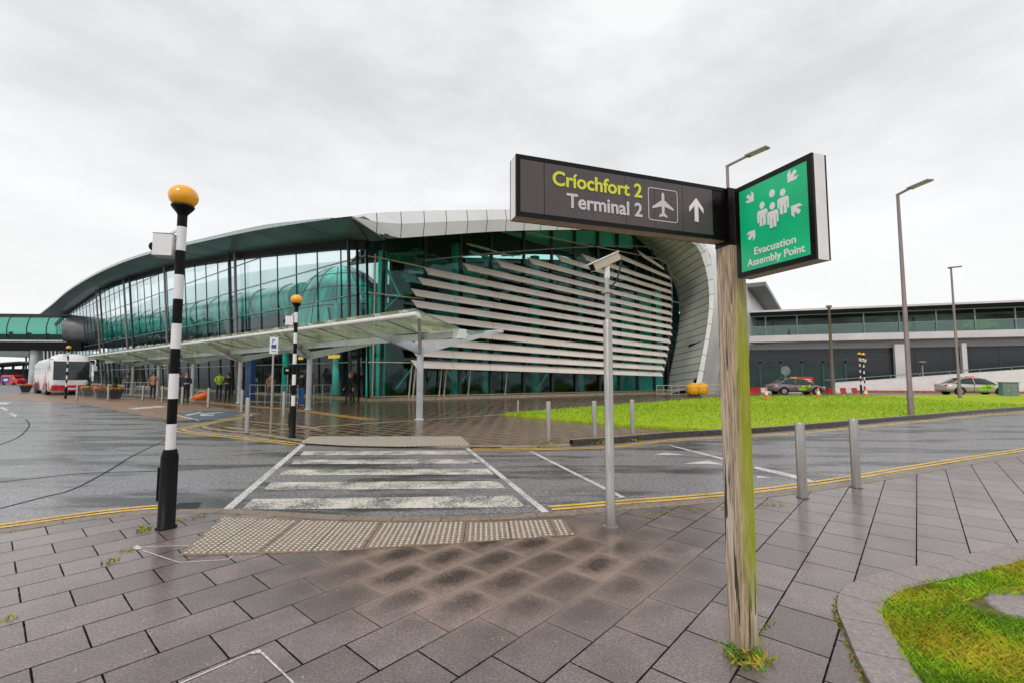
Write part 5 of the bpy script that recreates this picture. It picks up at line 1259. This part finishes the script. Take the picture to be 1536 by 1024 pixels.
make_car('silver taxi with a lime door graphic parked by the white ramp wall', (W(1455, 590, 37.5).x, 37.3, 0), R(-12), cars, 'taxis parked beyond the lawn', .98, 'orange')
# ------------------------------------------------------------------ coach
ch = thing('coach', 'white touring coach with red flashes parked nose toward the camera', 'coach', (0, 0, 0))
fl_ = G(74, 592.5, 0); ch.location = (fl_.x, fl_.y, 0); ch.rotation_euler = (0, 0, math.atan2(-dv.y, -dv.x))
# local: x forward = -dv; front-left(camera side) corner at origin -> body occupies y in [0,2.5]?
Wd = 2.45
st = [(-10.5, .35, 2.9), (-10.2, .30, 3.05), (-6, .28, 3.1), (-3.2, .28, 3.12), (-2.6, .28, 3.3), (-1.3, .28, 3.34), (-.55, .30, 3.0), (-.25, .32, 2.2), (-.05, .34, 1.15), (-.0, .36, .75), (-.08, .38, .4)]
def sec(x, z0, z1, k=1):
    h = z1-z0; r = []
    for (fy, fz) in ((.02, 0), (0, .06), (0, .55), (.025, .85), (.09, .95), (.22, 1.0)): r.append(Vector((x, Wd*fy, z0+h*fz)))
    for (fy, fz) in ((.78, 1.0), (.91, .95), (.975, .85), (1, .55), (1, .06), (.98, 0)): r.append(Vector((x, Wd*fy, z0+h*fz)))
    return r
mb = MB(); rows = [sec(*s_) for s_ in st]; mb.loft(rows, True, True); mb.add(rows[0], [tuple(range(12))]); mb.add(rows[-1], [tuple(range(12))[::-1]]); mb.build('body', 'white', ch)
mb = MB(); 
def wsx(z): 
    pts = [(3.34, -1.3), (3.0, -.55), (2.2, -.25), (1.15, -.05)]
    for (za, xa_), (zb_, xb_) in zip(pts, pts[1:]):
        if zb_ <= z <= za: return xa_+(xb_-xa_)*(za-z)/(za-zb_)
    return 0
rws = []
for z in (2.72, 2.5, 2.2, 1.8, 1.4, 1.22):
    rws.append([Vector((wsx(z)+.035-abs(f-.5)**2*.25, Wd*f, z)) for f in (.06, .2, .35, .5, .65, .8, .94)])
mb.loft(rws, True); mb.build('windscreen', 'carglass', ch)
mb = MB()
for sgn, y in ((-1, -.012), (1, Wd+.012)):
    for k in range(5):
        x1 = -1.6-k*1.75; mb.quad((x1, y, 1.75), (x1-1.68, y, 1.75), (x1-1.68, y, 2.6), (x1, y, 2.6))
mb.build('side_windows', 'carglass', ch)
mb = MB()
for y, sgn in ((-.008, -1), (Wd+.008, 1)):
    for pl in ([(-.2, .38), (-1.0, .38), (-.9, 1.15), (-.3, .95)], [(-2.0, .38), (-4.4, .38), (-3.6, 1.1), (-3.1, 1.9), (-2.7, 1.3)], [(-5.8, .38), (-8, .38), (-7.6, 1.3), (-6.5, 1.0)], [(-8.6, .38), (-10.2, .38), (-10.2, 1.4), (-9.4, 1.1)]):
        mb.prism(pl, 0, .006, ((0, y, 0), (1, 0, 0), (0, 0, 1), (0, sgn, 0)))
mb.build('red_flashes', 'red', ch)
mb = MB(); mb.box(-.05, .06, .08, Wd-.08, .37, .80); mb.build('front_bumper', 'red', ch)
mb = MB(); mb.box(-.02, .07, .9, 1.55, .45, .58); mb.build('number_plate', 'white', ch)
for y in (.22, Wd-.22): mb = MB(); mb.sphere((-.02, y, .82), .15, 12, 8, (.5, 1.1, .8)); mb.build('headlight', 'signsilver', ch)
for y in (-.15, Wd+.15):
    mb = MB(); mb.tube(smooth_curve([Vector((-.5, Wd*.5+(y-Wd*.5)*.8, 2.85)), Vector((-.1, y, 2.85)), Vector((.15, y, 2.6)), Vector((.15, y, 2.3))], 4), .045, 6); mb.obox((.15, y, 2.15), (1, 0, 0), (0, 1, 0), (0, 0, 1), .12, .22, .4); mb.build('mirror', 'white', ch)
for x in (-2.1, -7.6, -8.8):
    for y in (.0, Wd):
        s_ = -1 if y == 0 else 1; mb = MB(); mb.tube([(x, y-s_*.25, .5), (x, y+s_*.03, .5)], .5, 20); w = mb.build('wheel', 'rubber', ch); mb = MB(); mb.tube([(x, y+s_*.03, .5), (x, y+s_*.05, .5)], .27, 14); mb.build('rim', 'chrome', w)
# distant red / blue van
t = thing('parked_van', 'small red white and blue delivery van at the far left', 'van', (W(20, 585, 78).x, 78, 0), R(-12), None, .72)
mb = MB(); rows = []
for x, z0, z1 in ((-2.6, .3, 2.2), (-2.5, .28, 2.3), (.9, .28, 2.3), (1.5, .28, 1.6), (2.4, .3, 1.2), (2.6, .35, .8)):
    rows.append([Vector((x, -.95, z0)), Vector((x, -.95, z0+(z1-z0)*.8)), Vector((x, -.8, z1)), Vector((x, .8, z1)), Vector((x, .95, z0+(z1-z0)*.8)), Vector((x, .95, z0))])
mb.loft(rows, False, True); mb.add(rows[0], [tuple(range(6))]); mb.add(rows[-1], [tuple(range(6))[::-1]]); mb.build('body', 'red', t)
for sg in (-1, 1):
    mb = MB(); mb.prism([(-2.4, .5), (-.3, .5), (.3, 1.9), (-2.4, 1.9)], .955, .97, ((0, 0, 0), (1, 0, 0), (0, 0, 1), (0, sg, 0))); mb.build('blue_panel', 'blue', t)
    mb = MB(); mb.prism([(-1.6, .9), (-.5, .9), (-.2, 1.4), (-1.6, 1.4)], .972, .985, ((0, 0, 0), (1, 0, 0), (0, 0, 1), (0, sg, 0))); mb.build('white_panel', 'white', t)
    for x in (-1.7, 1.6): mb = MB(); mb.tube([(x, sg*.7, .36), (x, sg*.97, .36)], .36, 16); mb.build('wheel', 'rubber', t)
mb = MB(); mb.quad((.92, -.75, 2.22), (.92, .75, 2.22), (1.53, .78, 1.62), (1.53, -.78, 1.62)); mb.build('windscreen', 'carglass', t)
# ------------------------------------------------------------------ planters
def planter(loc, label, mat, flower, topi):
    t = thing('flower_planter', label, 'planter', loc, R(50), 'flower planters near the coach', .8); mb = MB()
    def ring(h, z): return [Vector((x*h, y*h, z)) for x, y in ((-1, -1), (1, -1), (1, 1), (-1, 1))]
    mb.loft([ring(.30, .04), ring(.50, .72), ring(.54, .72), ring(.54, .80), ring(.47, .80), ring(.45, .70)], False, True); mb.add(ring(.30, .04), [(0, 1, 2, 3)]); mb.add(ring(.45, .70), [(0, 1, 2, 3)]); mb.build('pot', mat, t)
    r = random.Random(len(label)); mb = MB()
    for k in range(150):
        x, y = r.uniform(-.5, .5), r.uniform(-.5, .5); z = .80+r.uniform(0, .16)*(1-max(abs(x), abs(y)))*1.4
        mb.mi = r.choice(flower); mb.sphere((x, y, z), r.uniform(.03, .06), 6, 4)
    mb.build('flowers', ['flowery', 'flowerr', 'orange', 'leafg'], t)
    if topi:
        mb = MB()
        for k in range(900):
            z = r.uniform(.85, 1.75); f = (1.75-z)/.9; a = z*14; rad = .10+.30*f*(1 if math.sin(z*21) > -.2 else .35)
            aa = r.uniform(0, 6.283); rr = rad*math.sqrt(r.random()); p = Vector((rr*math.cos(aa)+.04*math.cos(a), rr*math.sin(aa), z)); q = Vector((r.uniform(-1, 1), r.uniform(-1, 1), r.uniform(-.5, 1))).normalized()*.07; w = q.cross(Vector((0, .3, 1))).normalized()*.03
            mb.add([p-w, p+q, p+w], [(0, 1, 2)])
        mb.build('spiral_topiary', 'leafdark', t)
        mb = MB(); mb.lathe([(.03, .7), (.02, 1.6)], n=6); mb.build('stem', 'soil', t)
    return t
planter(G(132, 594, PZ), 'pale grey planter with yellow flowers nearest the coach', 'potgrey', (0, 0, 2, 3), True)
planter(G(152, 597, PZ), 'middle grey planter with red and orange flowers', 'potgrey', (1, 1, 2, 3), False)
planter(G(172, 598, PZ), 'darkest planter with yellow and red flowers and a clipped spiral shrub', 'darkgrey', (0, 1, 2, 3), True)
planter(G(38, 588, 0), 'distant planter with orange flowers by the small van', 'darkgrey', (1, 2, 2, 3), False)
# ------------------------------------------------------------------ orange bag
p = G(301, 602, PZ); t = thing('duffel_bag', 'orange duffel bag slung low beside a bollard under the canopy', 'bag', p, R(15), None, .8)
mb = MB(); mb.tube([(-.55, 0, .35), (-.35, 0, .30), (0, 0, .38), (.4, 0, .55), (.55, 0, .72)], [.08, .22, .28, .26, .1], 14); mb.build('bag_body', 'orange', t)
mb = MB(); mb.tube(smooth_curve([Vector((-.4, -.1, .45)), Vector((-.1, -.15, .75)), Vector((.35, -.1, .8))], 4), .02, 6); mb.mi = 0; mb.sphere((.55, 0, .82), .13, 8, 6); mb.build('handles', 'white', t)
mb = MB(); mb.box(-.6, .5, -.2, .2, .02, .06); mb.bar((-.5, 0, .05), (-.5, 0, .3), .06); mb.bar((.4, 0, .05), (.4, 0, .4), .06); mb.build('trolley_frame', 'galv', t)
# ------------------------------------------------------------------ people
def person(label, loc, rz, h, top, bottom, hair, arms='down', stride=0., group='people outside the terminal', shoes='black'):
    t = thing('person', label, 'person', loc, rz, group, h/1.75)
    V_ = []; E_ = []; Rr = []
    def v(x, y, z, r, r2=None): V_.append((x, y, z)); Rr.append((r, r2 or r)); return len(V_)-1
    def e(a, b): E_.append((a, b))
    pel = v(0, 0, .95, .145, .11); wa = v(0, 0, 1.10, .135, .10); chs = v(0, 0, 1.30, .16, .115); sh = v(0, 0, 1.42, .10, .085); nk = v(0, -.01, 1.50, .055); hd = v(0, -.02, 1.62, .085, .098); tp = v(0, -.01, 1.70, .065, .075)
    for a, b in ((pel, wa), (wa, chs), (chs, sh), (sh, nk), (nk, hd), (hd, tp)): e(a, b)
    ns = v(0, -.125, 1.61, .014); e(hd, ns)
    for s in (-1, 1):
        st_ = stride*s; hip = v(s*.09, 0, .86, .095); kn = v(s*.10, -.18*st_-.02, .49, .062); an = v(s*.10, .18*st_*(-1.1)+.02*0, .10, .042); to = v(s*.11, .18*st_*(-1.1)-.15, .04, .038)
        an2 = an; e(pel, hip); e(hip, kn); e(kn, an); e(an, to)
        so = v(s*.19, 0, 1.41, .060); e(sh, so)
        if arms == 'down': el = v(s*.26, .02+.12*st_, 1.15, .045); wr = v(s*.27, -.08+.2*st_, .92, .030); hdn = v(s*.27, -.10+.22*st_, .85, .036)
        elif arms == 'front': el = v(s*.25, -.02, 1.15, .045); wr = v(s*.12, -.25, 1.12, .030); hdn = v(s*.07, -.29, 1.13, .036)
        elif arms == 'sit': el = v(s*.25, -.05, 1.15, .045); wr = v(s*.15, -.25, .98, .03); hdn = v(s*.12, -.30, .97, .036)
        e(so, el); e(el, wr); e(wr, hdn)
        d = (Vector(V_[hdn])-Vector(V_[wr])).normalized(); sd = Vector((0, 1, 0)) if arms == 'down' else Vector((0, 0, 1))
        for q, ln in ((-1.5, .062), (-.5, .078), (.5, .074), (1.5, .055)):
            a0 = Vector(V_[hdn])+sd*q*.019+d*.035; a1 = a0+d*ln*.6; a2 = a1+d*ln*.4+Vector((-s*.012, 0, 0))
            i0 = v(*a0, .010); i1 = v(*a1, .009); i2 = v(*a2, .007); e(hdn, i0); e(i0, i1); e(i1, i2)
        b0_ = Vector(V_[hdn])-sd*.035+d*.0; b1_ = b0_-sd*.02+d*.035; i0 = v(*b0_, .011); i1 = v(*b1_, .009); e(hdn, i0); e(i0, i1)
    me = bpy.data.meshes.new('person_body'); me.from_pydata(V_, E_, []); o = bpy.data.objects.new('body', me); COL.objects.link(o)
    m = o.modifiers.new('s', 'SKIN'); sk = me.skin_vertices[0].data
    for i, r in enumerate(Rr): sk[i].radius = r
    sk[0].use_root = True
    o.modifiers.new('u', 'SUBSURF').levels = 1; o.modifiers['u'].render_levels = 1
    bpy.context.view_layer.update()
    m2 = bpy.data.meshes.new_from_object(o.evaluated_get(bpy.context.evaluated_depsgraph_get())); bpy.data.objects.remove(o)
    for k in ('skin', top, bottom, shoes): m2.materials.append(M[k])
    for p in m2.polygons:
        c = p.center; p.use_smooth = True; i = 1
        armside = abs(c.x) > .21 or (arms != 'down' and c.y < -.2)
        if c.z > 1.475: i = 0
        elif armside and ((arms == 'down' and c.z < .90) or (arms != 'down' and c.y < -.27)): i = 0
        elif c.z < .10: i = 3
        elif c.z < .93 and not (arms == 'down' and abs(c.x) > .215): i = 2
        p.material_index = i
    m2.name = 'person_body'; o = bpy.data.objects.new('body', m2); COL.objects.link(o); o.parent = t
    mb = MB(); mb.sphere((0, .012, 1.665), .108, 14, 8, (.93, 1.0, 1.0))
    mb.v = [p if not (p.y < -.05 and p.z < 1.69) else Vector((p.x, -.05, p.z)) for p in mb.v]
    if hair == 'hairred': mb.sphere((0, .06, 1.55), .10, 12, 8, (1, .7, 1.3))
    mb.build('hair', hair, t)
    for s in (-1, 1): mb = MB(); mb.sphere((s*.034, -.112, 1.635), .010, 8, 5); mb.build('eye', 'black', t)
    return t
def pg(x, y): return G(x, y, PZ)
person('person in black clothes walking past the glass corner of the terminal', pg(525, 606.5), R(-70), 1.74, 'cloth_black', 'cloth_black', 'hairred', stride=1.)
person('person in a dark jacket and bright blue jeans by the second canopy post', pg(451, 609), R(170), 1.76, 'cloth_black', 'jeans', 'hairdark', stride=.3, shoes='white')
person('person in a yellow high visibility vest standing under the canopy', pg(328, 598), R(25), 1.80, 'hivis', 'cloth_navy', 'hairdark', 'front')
person('person in black with hands together, right of the one in yellow', pg(341, 602), R(15), 1.70, 'cloth_black', 'cloth_black', 'hairdark', 'front')
person('person with red hair and a dark jacket right of the near beacon pole', pg(278, 604), R(40), 1.72, 'cloth_navy', 'cloth_black', 'hairred', 'front')
person('person in dark clothes half hidden by the near beacon pole', pg(267, 603), R(-30), 1.75, 'cloth_black', 'cloth_grey', 'hairdark')
person('person in a pale pink top inside the railing behind the parking sign', pg(404, 603), R(60), 1.66, 'cloth_pink', 'cloth_grey', 'hairdark', 'front')
person('person in a grey and pink top far under the canopy near the planters', pg(229, 597), R(20), 1.75, 'cloth_pink', 'cloth_black', 'hairdark')
person('person in grey at the far canopy beyond the planters', pg(190, 591), R(0), 1.75, 'cloth_grey', 'cloth_navy', 'hairdark', 'front')
def wperson(px, label, top):
    p = onplane(px, 500, (wA.x, wA.y), (wd.x, wd.y)); p = p-wn*1.2; p.z = z_g0
    return person(label, p, R(20), 1.75, top, 'cloth_black', 'hairdark', 'front', group='people on the upper deck of the wing')
wperson(1163, 'person in black on the upper deck just right of the timber post', 'cloth_black')
wperson(1380, 'person in black on the upper deck between the two right street lamps', 'cloth_navy')
p = onplane(1475, 497, (wA.x, wA.y), (wd.x, wd.y))-wn*1.0; t = thing('luggage_cart', 'lime green luggage cart on the upper deck at far right', 'cart', (p.x, p.y, z_g0), math.atan2(wd.y, wd.x))
mb = MB(); mb.box(-1.5, 1.5, -.5, .5, .35, 1.0); mb.box(-1.0, .9, -.45, .45, 1.0, 1.3); mb.build('cart_body', 'limegreen', t)
for x in (-1.1, 1.1): mb = MB(); mb.tube([(x, -.55, .25), (x, -.45, .25)], .25, 12); mb.tube([(x, .45, .25), (x, .55, .25)], .25, 12); mb.build('wheel', 'rubber', t)
# ------------------------------------------------------------------ sky and light
w = bpy.data.worlds.new('World'); scene.world = w; w.use_nodes = True; nt = w.node_tree; nt.nodes.clear(); L = nt.links.new
out = N(nt, 'ShaderNodeOutputWorld'); bg = N(nt, 'ShaderNodeBackground'); L(bg.outputs[0], out.inputs[0]); bg.inputs[1].default_value = .1
sky = N(nt, 'ShaderNodeTexSky'); sky.sky_type = 'NISHITA'; sky.sun_disc = False; sky.sun_elevation = R(48); sky.sun_rotation = R(200); sky.air_density = 1.5; sky.dust_density = 4
tc = N(nt, 'ShaderNodeTexCoord'); mp = N(nt, 'ShaderNodeMapping'); mp.inputs['Scale'].default_value = (1, 1, 2.6); mp.inputs['Rotation'].default_value = (R(8), R(-14), 0); L(tc.outputs['Generated'], mp.inputs[0])
cl = noise(nt, mp.outputs[0], 1.9, 6, .6); sep = N(nt, 'ShaderNodeSeparateXYZ'); L(tc.outputs['Generated'], sep.inputs[0])
c = mixc(nt, maprange(nt, cl, .36, .64, 0, 1), (6.0, 6.0, 6.15), (8.3, 8.3, 8.3))
c = mixc(nt, maprange(nt, sep.outputs[2], .06, .55, .75, 0), c, (8.8, 8.8, 8.8))
c = mixc(nt, .94, sky.outputs[0], c)
L(c, bg.inputs[0])
sun = bpy.data.lights.new('sun', 'SUN'); sun.energy = 1.0; sun.angle = R(14); sun.color = (1, .96, .9); so = bpy.data.objects.new('sun', sun); COL.objects.link(so)
so.rotation_euler = (R(42), 0, R(-20)); so.location = (0, -10, 30)
scene.view_settings.view_transform = 'Standard'; scene.view_settings.look = 'None'; scene.view_settings.exposure = .27; scene.view_settings.gamma = 1
scene.view_settings.use_curve_mapping = False
scene.cycles.max_bounces = 8; scene.cycles.transparent_max_bounces = 16; scene.cycles.use_denoising = True
